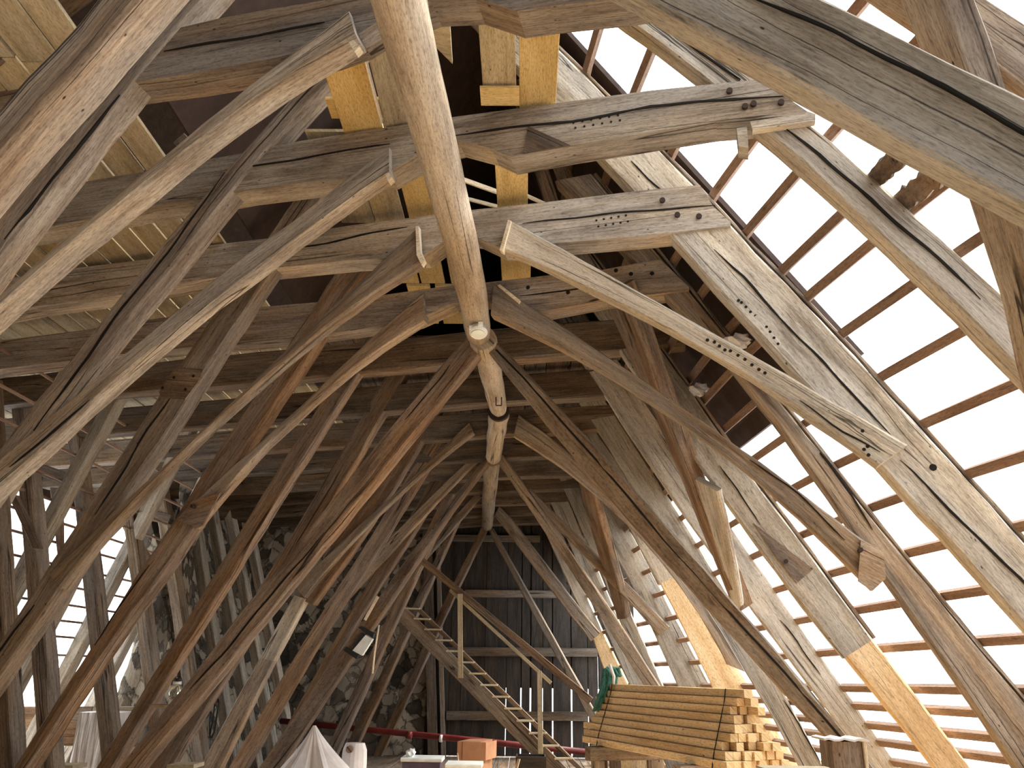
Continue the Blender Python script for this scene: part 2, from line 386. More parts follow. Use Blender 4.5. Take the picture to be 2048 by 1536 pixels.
# ------------------------------------------------------------------ collar beams
ord_ = ['nearest', 'second', 'third', 'fourth', 'fifth', 'sixth', 'seventh', 'eighth', 'ninth', 'tenth', 'eleventh', 'twelfth', 'farthest']
def nth(k, n=12): return ord_[k-1]
COLL = {
 1: ([(-420,270),(0,137),(383,50),(437,37),(547,17),(650,0),(900,-50),(1300,-115),(1560,-130)],
     [(-420,330),(0,212),(283,160),(375,148),(533,120),(650,92),(716,68),(764,38),(860,0),(950,-5),(1034,22),(1100,12),(1250,-5),(1560,-55)]),
 2: ([(-400,470),(-150,425),(0,395),(205,357),(273,343),(472,309),(600,282),(900,235),(1300,181),(1515,159),(1553,181),(1574,195),(1614,222)],
     [(-400,530),(-150,497),(0,472),(126,448),(290,413),(393,398),(485,380),(700,352),(775,345),(836,308),(870,292),(914,279),(983,297),(1020,314),(1137,292),(1300,265),(1433,243),(1614,228)]),
 3: ([(-420,640),(-150,590),(0,560),(137,538),(307,517),(410,492),(533,477),(700,451),(942,420),(1085,405),(1300,379),(1400,370),(1427,413),(1461,444)],
     [(-420,705),(-150,658),(0,627),(68,613),(239,590),(393,561),(537,537),(700,520),(846,512),(893,478),(930,470),(952,473),(1003,497),(1106,487),(1300,470),(1461,452)]),
 4: ([(-350,745),(-150,705),(0,681),(164,661),(321,636),(533,613),(650,603),(752,592),(923,568),(971,565),(1094,551),(1197,541),(1320,518),(1378,574)],
     [(-350,805),(-150,765),(0,738),(164,719),(294,702),(468,686),(560,678),(700,660),(830,640),(905,606),(970,600),(1000,615),(1094,621),(1210,599),(1378,580)]),
}
collars = {}
CC = lambda k: CK[k]-.03          # the collars are lapped over the right rafters, the left rafters over the collars
for k, (A, B) in COLL.items():
    c = CC(k); poly = A+B[::-1]
    lab = {1:'massive collar beam crossing the very top of the photo, nearest of the row',
           2:'weathered collar beam with an empty triangular mortise right of the log purlin',
           3:'collar beam whose right end shows two iron bolts and two rows of nail holes',
           4:'fourth collar beam from the front, its short right end full of peg holes'}[k]
    collars[k] = slab('collar_beam', c, poly, .20, {1:'mixed',2:'grey',3:'grey',4:'mixed'}[k], axis=V((NY, -NX, 0)), label=lab, cat='beam', group='collar beams across the attic')
# farther collars, in frame coordinates (drooping to the left as the old building does)
def coll_far(k):
    c = CK[k]; zb = 2.86; zt = 3.2; XR = 1.45; XL = -8.0
    n = 26; A = []; B = []
    for i in range(n):
        u = i/(n-1); X = XL+(XR-XL)*u; s = -.10*max(0, (-1-X))/7
        A.append(pl(X, zt+s, c)); B.append(pl(X, zb+s+(.05*math.exp(-((X+.35)/.5)**2)), c))
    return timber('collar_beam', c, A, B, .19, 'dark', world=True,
        label='%s collar beam counted from the front, above the %s' % (nth(k), 'near pair of log struts' if k < 7 else 'middle pair of log struts' if k < 10 else 'far stair and gable end'),
        cat='beam', group='collar beams across the attic', rough=.008, step=.4)
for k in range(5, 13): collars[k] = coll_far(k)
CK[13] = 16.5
collars[13] = coll_far(13); collars[13]['label'] = 'last collar beam at the very back, just in front of the dark gable boards'
# nail holes and bolts
def rows(x0, y0, x1, y1, n, dx, dy): return [(x0+(x1-x0)*i/(n-1)+q*dx, y0+(y1-y0)*i/(n-1)+q*dy) for i in range(n) for q in (0, 1)]
peg_holes(collars[3], CC(3), rows(1193, 441, 1252, 431, 5, 4, 12), .008)
peg_holes(collars[3], CC(3), [(1325,402),(1355,431),(1398,434)], .020, 'bolt_head', 'iron', .02)
peg_holes(collars[2], CC(2), rows(1147, 246, 1236, 231, 6, 4, 10), .007)
peg_holes(collars[2], CC(2), [(1459,184),(1507,210),(1490,215),(1562,207)], .018, 'bolt_head', 'iron', .02)
peg_holes(collars[4], CC(4), [(1136,585),(1262,548),(1304,547),(1232,541),(1056,575)], .018)
slab('mortise', CC(2)-.012, [(1056,252),(1140,290),(1046,306)], .012, 'dark', parent=collars[2])
slab('shoulder_plate', CC(2)-.02, [(1500,243),(1612,226),(1614,222),(1631,228),(1631,241),(1505,259)], .05, 'pale', parent=collars[2])
slab('wedge', CC(2)-.01, [(1473,256),(1494,254),(1497,296),(1477,292)], .12, 'pale', parent=collars[2])

# ------------------------------------------------------------------ right-hand rafters
RR = {
 1: ([(1560,-260),(1800,-130),(1973,0),(2048,48),(2300,230)], [(1480,-180),(1750,-60),(1930,95),(2048,185),(2300,390)]),
 2: ([(1080,-180),(1240,-60),(1400,62),(1515,159),(1587,225),(1656,270),(1768,376),(1854,448),(1936,523),(2048,625),(2300,860)],
     [(980,-160),(1140,-40),(1250,38),(1430,160),(1502,245),(1615,328),(1724,430),(1802,512),(1854,565),(1943,637),(2048,745),(2250,960)]),
 3: ([(1000,-20),(1119,102),(1215,195),(1340,320),(1405,382),(1461,452),(1495,500),(1567,561),(1690,684),(1796,807),(1929,948),(1997,1025),(2048,1082),(2200,1260)],
     [(910,10),(1020,118),(1120,222),(1225,330),(1335,462),(1365,500),(1427,585),(1495,654),(1560,730),(1645,797),(1819,1000),(1892,1066),(2048,1240),(2180,1400)]),
 4: ([(1180,350),(1260,440),(1378,574),(1470,690),(1594,838),(1649,913),(1704,1000),(1774,1087),(1871,1202),(1955,1297),(2048,1396),(2160,1530)],
     [(1110,360),(1200,460),(1330,600),(1395,640),(1461,700),(1539,812),(1601,903),(1680,1050),(1767,1185),(1871,1314),(1948,1408),(2048,1530),(2100,1600)]),
 5: ([(1150,470),(1230,570),(1290,650),(1382,780),(1455,900),(1530,990),(1597,1077),(1650,1146),(1702,1218),(1746,1279)],
     [(1100,500),(1180,600),(1235,700),(1348,862),(1433,975),(1463,1020),(1525,1108),(1625,1242),(1692,1314)]),
 6: ([(1140,590),(1210,680),(1290,795),(1370,930),(1453,1042),(1532,1152),(1640,1307),(1740,1447),(1800,1536),(1860,1620)],
     [(1080,600),(1150,700),(1215,797),(1270,890),(1325,975),(1400,1080),(1477,1182),(1550,1280),(1625,1377),(1700,1470),(1745,1536),(1790,1620)]),
 7: ([(1120,670),(1190,770),(1255,865),(1275,910),(1322,975),(1362,1025),(1420,1130),(1500,1265),(1580,1410),(1650,1536),(1690,1620)],
     [(1070,680),(1140,780),(1200,866),(1237,930),(1270,985),(1310,1045),(1370,1150),(1450,1280),(1542,1412),(1595,1527),(1630,1620)]),
 8: ([(1110,720),(1180,810),(1245,910),(1300,1040),(1355,1152)], [(1070,740),(1130,830),(1190,915),(1220,990),(1258,1070),(1290,1118),(1320,1167)]),
 9: ([(1110,780),(1170,860),(1225,950),(1250,1050),(1282,1120),(1330,1205),(1357,1252),(1420,1370),(1490,1500)],
     [(1060,790),(1115,870),(1165,950),(1190,1030),(1225,1098),(1255,1148),(1290,1205),(1318,1272),(1350,1370),(1400,1500)]),
 10: ([(1090,860),(1150,940),(1175,985),(1205,1070),(1230,1150),(1255,1240),(1285,1300),(1322,1372),(1400,1500)],
      [(1050,870),(1110,940),(1140,985),(1160,1030),(1180,1075),(1207,1125),(1225,1200),(1250,1290),(1290,1372),(1350,1500)]),
 11: ([(1080,900),(1125,970),(1150,1010),(1180,1100),(1215,1200),(1262,1300),(1290,1372),(1370,1500)],
      [(1040,910),(1085,970),(1110,1012),(1135,1065),(1160,1125),(1190,1210),(1220,1290),(1255,1372),(1320,1500)]),
 12: ([(1060,930),(1100,1000),(1115,1040),(1150,1140),(1205,1262)], [(1030,950),(1065,1010),(1085,1040),(1115,1120),(1150,1200),(1185,1277)]),
}
RLAB = {1:'grey rafter in the extreme top right corner behind the big near brace',
 2:'grey rafter with a long crack running from the second collar beam to the right edge',
 3:'broad pale rafter with a line of nail holes, cracked along its whole length',
 4:'rafter ending lower right behind the brace with a pointed wooden plate',
 5:'grey rafter on the right spliced with a fresh honey-coloured lower end',
 6:'pale grey rafter just left of the honey-coloured spliced one, brown on its inner side',
 7:'rafter directly behind the near right log strut, left of the sky openings',
 8:'rafter with a bright orange new lower length above the batten stack',
 9:'pale rafter left of the orange spliced one, daylight slits along its right edge',
 10:'narrow far right rafter, third from the gable boards',
 11:'thin far right rafter, second from the gable boards',
 12:'last right rafter before the gable, with a short new orange foot'}
raft = {}
RX = {}
def keyline(k, P):
    return [(q.z-EYE, q.x) for q in (at(x, y, CK[k]) for x, y in P)]
for k, (A, B) in RR.items():
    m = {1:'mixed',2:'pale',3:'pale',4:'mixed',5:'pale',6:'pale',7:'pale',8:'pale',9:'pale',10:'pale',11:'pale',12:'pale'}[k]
    raft[k] = timber('rafter', CK[k], A, B, .15 if k > 4 else .17, m, RLAB[k], 'rafter', 'right-hand rafters', fit=1 if k > 8 else 2, foot=k not in (5, 8, 12))
    RX[k] = keyline(k, A)
timber('new_length', CK[5]-.005, [(1746,1279),(1763,1297),(1822,1377),(1941,1536),(2010,1630)], [(1692,1314),(1780,1425),(1875,1540),(1940,1630)], .16, 'new', parent=raft[5], foot=True, label='fresh pine lower length')
timber('new_length', CK[8]-.005, [(1355,1152),(1400,1218),(1485,1350),(1585,1510)], [(1320,1167),(1370,1265),(1425,1375),(1500,1525)], .15, 'new', parent=raft[8], foot=True, label='bright orange new lower length')
RX[8] += keyline(8, [(1420,1240),(1485,1350),(1540,1450)]); RX[5] += keyline(5, [(1763,1297),(1822,1377),(1941,1536)])
timber('new_length', CK[12]-.005, [(1205,1262),(1258,1372),(1310,1480)], [(1185,1277),(1220,1372),(1260,1480)], .14, 'new', parent=raft[12], foot=True, label='new orange foot')
RX[12] += keyline(12, [(1258,1372),(1310,1480)])
peg_holes(raft[3], CK[3], [(1477,601),(1483,605),(1492,614),(1501,624),(1511,632),(1521,641),(1533,654),(1540,664),(1548,676),(1556,688)], .010)
peg_holes(raft[3], CK[3], [(1866,935)], .022)
zz = [5.0, 4, 3, 2, 1, 0, -1, -1.59]
timber('rafter', CK[0], [pl(1.60+(2.93-z)*.65, z, CK[0]) for z in zz], [pl(1.27+(2.93-z)*.65, z, CK[0]) for z in zz], .17, 'mixed', 'nearest right rafter, just outside the right edge, carrying the enormous near brace', 'rafter', 'right-hand rafters', world=True)
# pale edging boards nailed along the upper side of three rafters
for k in (3, 4, 5):
    A = RR[k][0]; P = [at(x, y, CK[k]) for x, y in A]
    up_ = V((.84, -.2, .52))
    timber('edge_strip', CK[k], [p+up_*.012+ND*.02 for p in P], [p+up_*.036+ND*.02 for p in P], .12, 'mixed', parent=raft[k], world=True, step=.2)

def xout(k, z):
    P = sorted(RX[k])
    if z <= P[0][0]: a, b = P[0], P[min(3, len(P)-1)]
    elif z >= P[-1][0]: a, b = P[-min(4, len(P))], P[-1]
    else:
        for a, b in zip(P, P[1:]):
            if a[0] <= z <= b[0]: break
    if abs(b[0]-a[0]) < 1e-6: return a[1]
    return a[1]+(b[1]-a[1])*(z-a[0])/(b[0]-a[0])
# roof battens on the right, each one running the length of the roof
def batten_r(z3, k0=1, k1=12, h=.026, name='roof_batten', label=None, mat='lath', w=.022):
    P = []
    for k in range(k0, k1+1):
        z = z3-.012*(CK[k]-5.28)
        P.append(pl(xout(k, z)+.035, z, CK[k]))
    # ends run on past the last rafters
    P = [P[0]+(P[0]-P[1])*1.2]+P+[P[-1]+(P[-1]-P[-2])*.8]
    # gentle smoothing of kinks
    for _ in range(3): P = [P[0]]+[(P[i-1]+P[i]*2+P[i+1])/4 for i in range(1, len(P)-1)]+[P[-1]]
    sl = V((.52, 0, -.85))*h; no = V((.85, 0, .52))*w
    rings = [[p-sl-no, p+sl-no, p+sl+no, p-sl+no] for p in P]
    bm = bmesh.new(); loft(bm, rings)
    return tag(link(name, bm, mat), label, 'batten', 'roof battens across the right-hand rafters')
ZR = [4.48, 4.05, 3.62, 3.23, 2.91, 2.59, 2.38, 2.10, 1.79, 1.47, 1.15, .83, .54, .25, -.05, -.20, -.36, -.50, -.66, -.82, -.98, -1.15, -1.32]
for i, z in enumerate(ZR):
    if z > 2.0:
        lab = 'roof batten in the upper right sky opening, %s down from the top edge' % ord_[i].replace('nearest', 'first')
    elif z > -.1: lab = 'widely spaced roof batten on the right, %s below the covered roof' % ord_[i-8].replace('nearest', 'first') 
    else: lab = 'closely spaced low roof batten on the right, %s of the dense lower rows' % ord_[min(12, i-15)].replace('nearest', 'first')
    batten_r(z, 1, 12, label=lab, h=.030)

# ------------------------------------------------------------------ roof covering still in place, and added panels that block light
def cover(name, P, t, mat, label):
    bm = bmesh.new(); uvl = bm.loops.layers.uv.verify()
    n = (P[1]-P[0]).cross(P[2]-P[0]).normalized()
    a = [bm.verts.new(p) for p in P]; b = [bm.verts.new(p+n*t) for p in P]
    bm.faces.new(a); bm.faces.new(b[::-1])
    for i in range(4): bm.faces.new((a[i], b[i], b[(i+1) % 4], a[(i+1) % 4]))
    return tag(link(name, bm, mat), label, kind='structure')
def rx(z, c): return 1.80+(2.41-z)*.615-.19*(c-5.28)*.6 if c < 8 else 1.49+(2.41-z)*.60
cover('roof_right', [pl(xout(3, 1.98)+.10, 1.98, 5.42), pl(xout(12, 1.98)+.10, 1.98, 19), pl(-.42, 6.15, 19), pl(-.42, 6.15, 5.42)], .04, 'tile', None)
cover('roof_left', [pl(-8.3, 3.42, -5), pl(-8.3, 3.42, 19), pl(-.45, 7.6, 19), pl(-.45, 7.6, -5)], .04, 'tile', None)
cover('roof_left_inner', [pl(-2.35, 3.45, 2.6), pl(-2.35, 3.45, 19), pl(-.40, 6.2, 19), pl(-.40, 6.2, 2.6)], .04, 'tile', None)

planks_back = bmesh.new(); random.seed(21); x = -9.0
while x < 6.0:
    w = random.uniform(.22, .3); box(planks_back, (x+w/2, -4.5, 4.1), (0, 0, 4.1), (w/2-.003, 0, 0), (0, .012, 0), .002); x += w
tag(link('unseen_wall_front', planks_back, 'dark'), kind='structure')  # unseen end wall behind the camera, added to keep light off the timber fronts
cover('light_block_near', [V((4.6, -4.5, .0)), V((4.6, 1.2, .0)), V((-.45, 1.2, 8.6)), V((-.45, -4.5, 8.6))], .04, 'tile', None)  # unseen cover added on the camera side so the timber fronts stay darker
cover('light_block_aisle', [pl(-8.2, -1.6, -5), pl(-8.1, 3.5, -5), pl(-8.1, 3.5, 7), pl(-8.2, -1.6, 7)], .04, 'tile', None)  # unseen upright panel, added to shut out light from the near left
cover('light_block_aisle_top', [pl(-8.15, 2.7, 6.0), pl(-8.05, 3.5, 6.0), pl(-8.05, 3.5, 19), pl(-8.15, 2.7, 19)], .04, 'tile', None)  # upright panel added to darken the left ceiling and collar ends
cover('roof_ridge', [pl(.10, 5.2, 2.4), pl(.10, 5.2, 5.6), pl(-.5, 6.35, 5.6), pl(-.5, 6.35, 2.4)], .04, 'tile', None)

# ------------------------------------------------------------------ left-hand rafters
LR = {
 0: ([(470,-330),(196,0),(0,212),(-260,500)], [(560,-330),(273,0),(0,305),(-260,600)]),
 1: ([(480,-150),(395,-50),(215,150),(0,430),(-60,505),(-250,760)], [(540,-150),(440,-40),(283,132),(253,171),(147,314),(0,506),(-60,590),(-250,850)]),
 2: ([(740,30),(660,120),(600,175),(535,240),(472,311),(342,458),(301,514),(191,664),(58,821),(0,896),(-50,960),(-250,1230)],
     [(790,40),(700,120),(645,170),(547,273),(485,325),(458,386),(362,520),(249,647),(164,760),(60,880),(-40,1000),(-220,1260)]),
 3: ([(740,210),(640,320),(575,405),(540,460),(480,545),(431,626),(396,664),(355,732),(290,828),(252,900),(207,960),(160,1040),(95,1150),(0,1282),(-60,1370),(-160,1520)],
     [(790,215),(690,330),(620,425),(560,500),(502,568),(455,661),(410,736),(376,801),(337,882),(275,960),(225,1020),(170,1110),(82,1245),(0,1345),(-60,1425),(-140,1540)]),
 4: ([(760,440),(640,570),(629,599),(608,637),(560,715),(533,773),(478,828),(445,882),(400,950),(355,1030),(320,1087),(270,1152),(245,1200),(200,1272),(165,1327),(82,1440),(25,1536),(-30,1620)],
     [(800,450),(690,580),(660,635),(630,680),(598,732),(554,797),(496,886),(460,945),(400,1050),(350,1122),(312,1167),(255,1227),(187,1317),(140,1395),(60,1536),(10,1620)]),
 5: ([(740,660),(655,790),(575,900),(525,975),(462,1075),(410,1172),(375,1234),(300,1357),(212,1510),(197,1536),(150,1620)],
     [(775,670),(690,790),(640,862),(582,945),(537,1015),(457,1150),(370,1290),(325,1357),(275,1452),(235,1536),(190,1620)]),
 6: ([(805,680),(765,750),(735,800),(702,870),(662,940),(637,992),(580,1087),(530,1165),(470,1265),(400,1370),(330,1470),(290,1536),(240,1620)],
     [(835,690),(797,765),(765,830),(725,905),(690,965),(655,1022),(600,1112),(555,1182),(500,1270),(440,1370),(370,1480),(335,1536),(285,1620)]),
 7: ([(840,790),(800,870),(770,930),(720,1010),(660,1100),(588,1190)], [(875,810),(838,885),(805,960),(760,1030),(705,1115),(612,1198)]),
 8: ([(870,860),(840,920),(790,1000),(740,1080),(690,1150),(625,1235),(575,1322),(512,1447),(462,1536),(420,1610)],
     [(895,870),(865,925),(815,1010),(765,1090),(720,1155),(672,1215),(625,1280),(587,1355),(550,1430),(500,1536),(460,1610)]),
 9: ([(880,940),(850,1000),(800,1075),(735,1152),(690,1215),(650,1290),(612,1365),(575,1450),(540,1536),(520,1590)],
     [(902,950),(872,1010),(820,1090),(757,1155),(695,1250),(670,1300),(640,1360),(600,1440),(560,1536),(545,1590)]),
 10: ([(895,980),(870,1030),(830,1110),(790,1190),(745,1290),(712,1365),(675,1447),(640,1536),(620,1580)], [(905,985),(890,1035),(850,1120),(810,1200),(762,1300),(728,1385),(692,1465),(660,1536),(640,1580)]),
 11: ([(920,1010),(897,1060),(855,1145),(810,1245),(765,1345),(692,1485),(670,1536),(655,1570)], [(925,1015),(908,1060),(870,1150),(826,1250),(782,1350),(712,1490),(692,1536),(677,1570)]),
}
LLAB = {0:'huge near rafter slanting across the top left corner, sunlit underside',
 1:'rafter with notched shoulder under the left end of the nearest collar',
 2:'left rafter crossing the second collar beam, notched just below it',
 3:'left rafter with a square mortise patch halfway down its face',
 4:'left rafter dark with wear, its rotten foot lapped by a short brace plate',
 5:'straight dark left rafter with a pale narrow underside, between two long braces',
 6:'left rafter meeting the near left log strut from behind at mid height',
 7:'left rafter with a pale new spliced length below the lapped brace',
 8:'dark left rafter just right of the pale spliced one',
 9:'left rafter immediately left of the strut with the black-framed light fitting',
 10:'slim brown left rafter to the right of the strut with the light fitting',
 11:'slimmest far left rafter in front of the masonry'}
lraft = {}
CL = lambda k: CK[k]-(.045 if 0 < k < 5 else 0)
for k, (A, B) in LR.items():
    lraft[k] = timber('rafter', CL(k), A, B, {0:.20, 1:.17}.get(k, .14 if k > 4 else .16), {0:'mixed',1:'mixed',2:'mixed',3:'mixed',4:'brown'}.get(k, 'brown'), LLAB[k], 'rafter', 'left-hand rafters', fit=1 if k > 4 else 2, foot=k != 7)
timber('new_length', CK[7]-.01, [(588,1190),(555,1250),(520,1315)], [(612,1198),(580,1258),(545,1322)], .13, 'pale', parent=lraft[7], label='pale new spliced length')
timber('lower_length', CK[7], [(520,1315),(460,1420),(400,1536),(360,1610)], [(545,1322),(490,1430),(440,1536),(400,1610)], .13, 'mixed', parent=lraft[7], foot=True)
slab('mortise_patch', CL(3)-.008, [(349,735),(407,738),(395,765),(370,798),(322,796),(318,784)], .012, 'dark', parent=lraft[3])
peg_holes(lraft[3], CL(3)-.008, [(348,755),(387,752),(371,779),(325,776)], .012)

# ------------------------------------------------------------------ braces
BR = [
 ('R', 0, [(1250,-220),(1400,-140),(1660,0),(2048,190),(2400,358),(2800,548)], [(1100,-112),(1240,-25),(1348,30),(1478,98),(1775,262),(2048,410),(2400,590),(2800,800)], .12, 'pale',
   'enormous near brace sweeping across the top right corner with a long black crack'),
 ('R', 3, [(1020,439),(1061,461),(1147,509),(1348,623),(1478,691),(1587,756),(1649,797),(1717,828),(1816,890)],
          [(1005,499),(1078,525),(1108,537),(1210,602),(1350,664),(1433,712),(1512,753),(1587,808),(1656,866),(1755,932)], .12, 'pale',
   'long pale right brace with a curved row of nail holes, lapped on the broad rafter'),
 ('R', 4, [(987,568),(1036,603),(1091,626),(1183,691),(1350,801),(1403,842),(1461,886),(1539,934),(1580,968),(1635,1013),(1725,1080),(1767,1101)],
          [(984,628),(1053,664),(1139,705),(1231,763),(1350,840),(1416,879),(1502,941),(1584,1025),(1606,1038),(1662,1098),(1718,1164),(1744,1180)], .12, 'mixed',
   'right brace ending in a pointed plate with an iron bolt on the rafter'),
 ('R', 7, [(1037,832),(1095,862),(1150,920),(1210,975),(1270,1030),(1320,1085),(1380,1165),(1440,1255),(1490,1345)],
          [(1030,872),(1100,920),(1150,960),(1195,1000),(1240,1037),(1275,1067),(1350,1152),(1400,1230),(1450,1330)], .10, 'mixed',
   'right brace starting beside the log purlin midway back, behind the near log strut'),
 ('R', 9, [(1060,975),(1100,1020),(1162,1075),(1225,1135),(1275,1182),(1335,1257)], [(1060,1005),(1100,1044),(1150,1092),(1212,1155),(1275,1222),(1314,1273)], .10, 'mixed',
   'right brace lapped square onto a cracked rafter above the batten stack'),
 ('R', 12, [(994,1019),(1022,1030),(1080,1110),(1130,1180),(1170,1232),(1202,1264)], [(990,1030),(1010,1057),(1060,1127),(1110,1192),(1150,1247),(1185,1278)], .09, 'mixed',
   'farthest right brace in front of the dark gable boards'),
 ('L', 1, [(697,20),(640,72),(533,133),(342,294),(219,407),(68,525),(0,588),(-120,690),(-260,820)],
          [(716,82),(660,100),(564,154),(410,263),(300,362),(205,441),(120,509),(-80,680),(-230,830)], .15, 'grey',
   'big left brace under the nearest collar beam, ending beside a pale square peg'),
 ('L', 2, [(776,290),(743,318),(655,390),(600,441),(489,500),(396,572),(308,654),(219,739),(120,821),(17,900),(-60,965),(-200,1100)],
          [(779,345),(713,386),(627,455),(560,500),(478,560),(342,662),(280,712),(219,768),(160,832),(100,892),(0,978),(-60,1030),(-190,1140)], .13, 'grey',
   'left brace from the second collar beam, its foot lapped at the photo\'s left edge'),
 ('L', 3, [(834,453),(757,525),(718,562),(650,626),(612,664),(485,784),(325,934),(275,965),(195,1050),(100,1150)],
          [(842,525),(821,544),(752,579),(650,647),(615,681),(512,773),(369,900),(262,1008),(200,1070),(120,1178)], .12, 'mixed',
   'left brace with a long pale wedge strip nailed on its upper end'),
 ('L', 4, [(852,589),(787,630),(694,712),(650,757),(632,798),(540,865),(485,910),(445,948),(397,990),(356,1036)],
          [(850,645),(821,657),(718,722),(665,770),(605,830),(560,862),(510,912),(475,955),(432,1000),(392,1056)], .11, 'mixed',
   'left brace ending in a rounded plate with a bright bolt over the worn rafter'),
 ('L', 7, [(937,843),(912,867),(845,935),(790,990),(725,1040),(650,1110),(590,1175)], [(948,868),(912,890),(825,965),(775,1010),(700,1090),(625,1172),(610,1196)], .10, 'mixed',
   'left brace midway back, its foot lapped above the pale spliced length'),
 ('L', 9, [(960,905),(912,945),(850,1000),(800,1052),(745,1108),(690,1165),(650,1215)], [(965,925),(912,962),(862,1013),(812,1068),(760,1126),(705,1190),(663,1240)], .09, 'mixed',
   'slender left brace below the other one, ending left of the far left strut'),
 ('L', 11, [(955,985),(925,1015),(890,1053),(850,1097),(800,1155)], [(963,995),(932,1027),(900,1065),(860,1108),(812,1165)], .08, 'mixed',
   'farthest left brace, a thin timber next to the far left strut'),
]
brace = {}
for s, k, A, B, t, m, lab in BR:
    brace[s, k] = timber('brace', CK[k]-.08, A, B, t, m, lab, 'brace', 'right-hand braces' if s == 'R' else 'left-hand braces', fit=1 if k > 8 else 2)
bc = lambda k: CK[k]-.08
peg_holes(brace['R', 3], bc(3), [(1415,680),(1429,684),(1439,692),(1450,700),(1461,702),(1476,711),(1490,719),(1504,730),(1518,739),(1530,746),(1725,862),(1728,899),(1735,893),(1737,910)], .011)
slab('plate', bc(4)-.02, [(1722,1079),(1767,1101),(1772,1157),(1745,1182),(1716,1162)], .02, 'mixed', parent=brace['R', 4])
peg_holes(brace['R', 4], bc(4)-.02, [(1720,1101)], .016, 'bolt', 'iron', .05)
slab('plate', bc(4)-.02, [(386,1000),(440,985),(405,1050),(394,1056),(360,1043),(357,1035)], .02, 'brown', parent=brace['L', 4], label='rounded brown plate')
peg_holes(brace['L', 4], bc(4)-.02, [(390,1014)], .016, 'bolt', 'iron', .05)
# pale pegs and wedges at the brace heads
def chip(c, poly, lab, t=.05, par=None): return slab('peg', c, poly, t, 'peg', label=lab, cat='peg' if not par else None, parent=par)
chip(bc(1)-.02, [(697,84),(706,79),(719,92),(709,103)], 'pale square peg end', par=brace['L', 1])
chip(bc(2)-.02, [(771,349),(778,345),(784,355),(776,363)], 'pale square peg end', par=brace['L', 2])
slab('wedge_strip', bc(3)-.03, [(831,453),(837,452),(840,500),(849,520),(843,530),(833,510)], .05, 'peg', parent=brace['L', 3], label='pale bent strip')
slab('wedge_strip', bc(3)-.03, [(1016,439),(1022,441),(1005,503),(999,500)], .06, 'peg', parent=brace['R', 3], label='pale straight strip')
slab('wedge_strip', bc(4)-.03, [(995,571),(1000,569),(1040,600),(1037,606)], .05, 'peg', parent=brace['R', 4], label='pale slanting strip')

# ------------------------------------------------------------------ struts under the log purlin
VC = {1:6.78, 2:11.0, 3:16.6}
ST = [
 (1, [(944,678),(869,739),(797,828),(718,931),(687,970),(625,1050),(540,1150),(470,1232),(425,1305),(350,1402),(295,1460),(235,1536),(160,1630)],
     [(966,690),(885,800),(785,918),(722,1000),(640,1095),(570,1185),(490,1280),(440,1350),(365,1435),(280,1530),(210,1630)], .14, 'brown', 'near left log strut running from the purlin joint down to the bottom left'),
 (1, [(983,676),(1053,739),(1142,845),(1212,912),(1270,985),(1350,1068),(1412,1140),(1497,1238),(1564,1307),(1627,1387),(1700,1478),(1790,1590)],
     [(970,690),(1021,760),(1080,840),(1152,920),(1225,1005),(1295,1085),(1362,1155),(1455,1262),(1555,1370),(1647,1470),(1740,1580)], .13, 'mixed', 'near right log strut with a black groove along it, ending at the post bottom right'),
 (2, [(977,912),(912,985),(857,1055),(800,1130),(760,1190),(725,1247),(695,1292),(625,1372),(575,1452),(517,1536),(480,1590)],
     [(986,922),(905,1010),(862,1080),(815,1150),(775,1215),(735,1275),(705,1318),(640,1408),(600,1470),(560,1536),(525,1590)], .14, 'brown', 'left strut carrying the black-framed light fitting'),
 (2, [(1003,910),(1040,955),(1090,1025),(1145,1110),(1200,1190),(1255,1270),(1312,1362),(1400,1500)], [(993,922),(1028,970),(1073,1042),(1125,1118),(1178,1198),(1228,1275),(1285,1368),(1370,1505)], .13, 'mixed', 'middle right strut running down behind the top of the batten stack'),
 (3, [(964,1056),(910,1155),(869,1235),(844,1300),(781,1436),(726,1545)], [(975,1060),(914,1178),(880,1250),(858,1310),(797,1440),(745,1545)], .12, 'brown', 'far left strut in front of the masonry'),
 (3, [(986,1056),(1064,1200),(1123,1303),(1178,1400),(1230,1500)], [(976,1060),(1033,1167),(1102,1297),(1165,1408),(1215,1510)], .12, 'mixed', 'far right strut in front of the gable boards'),
]
strut = []
for v, A, B, t, m, lab in ST: strut.append(timber('strut', VC[v], A, B, t, m, lab, 'strut', 'pairs of struts under the log purlin', foot=True))
bm = bmesh.new()
rings = [[p+V((0, -.004, 0)), p+V((.016, -.004, .006)), p+V((.016, .03, .006)), p+V((0, .03, 0))] for p in [at(x, y, VC[1]) for x, y in [(990,700),(1046,757),(1120,842),(1190,920),(1255,995),(1325,1080),(1390,1150),(1480,1252),(1562,1340),(1640,1430),(1700,1500)]]]
loft(bm, rings); link('groove', bm, 'shadow', strut[1])

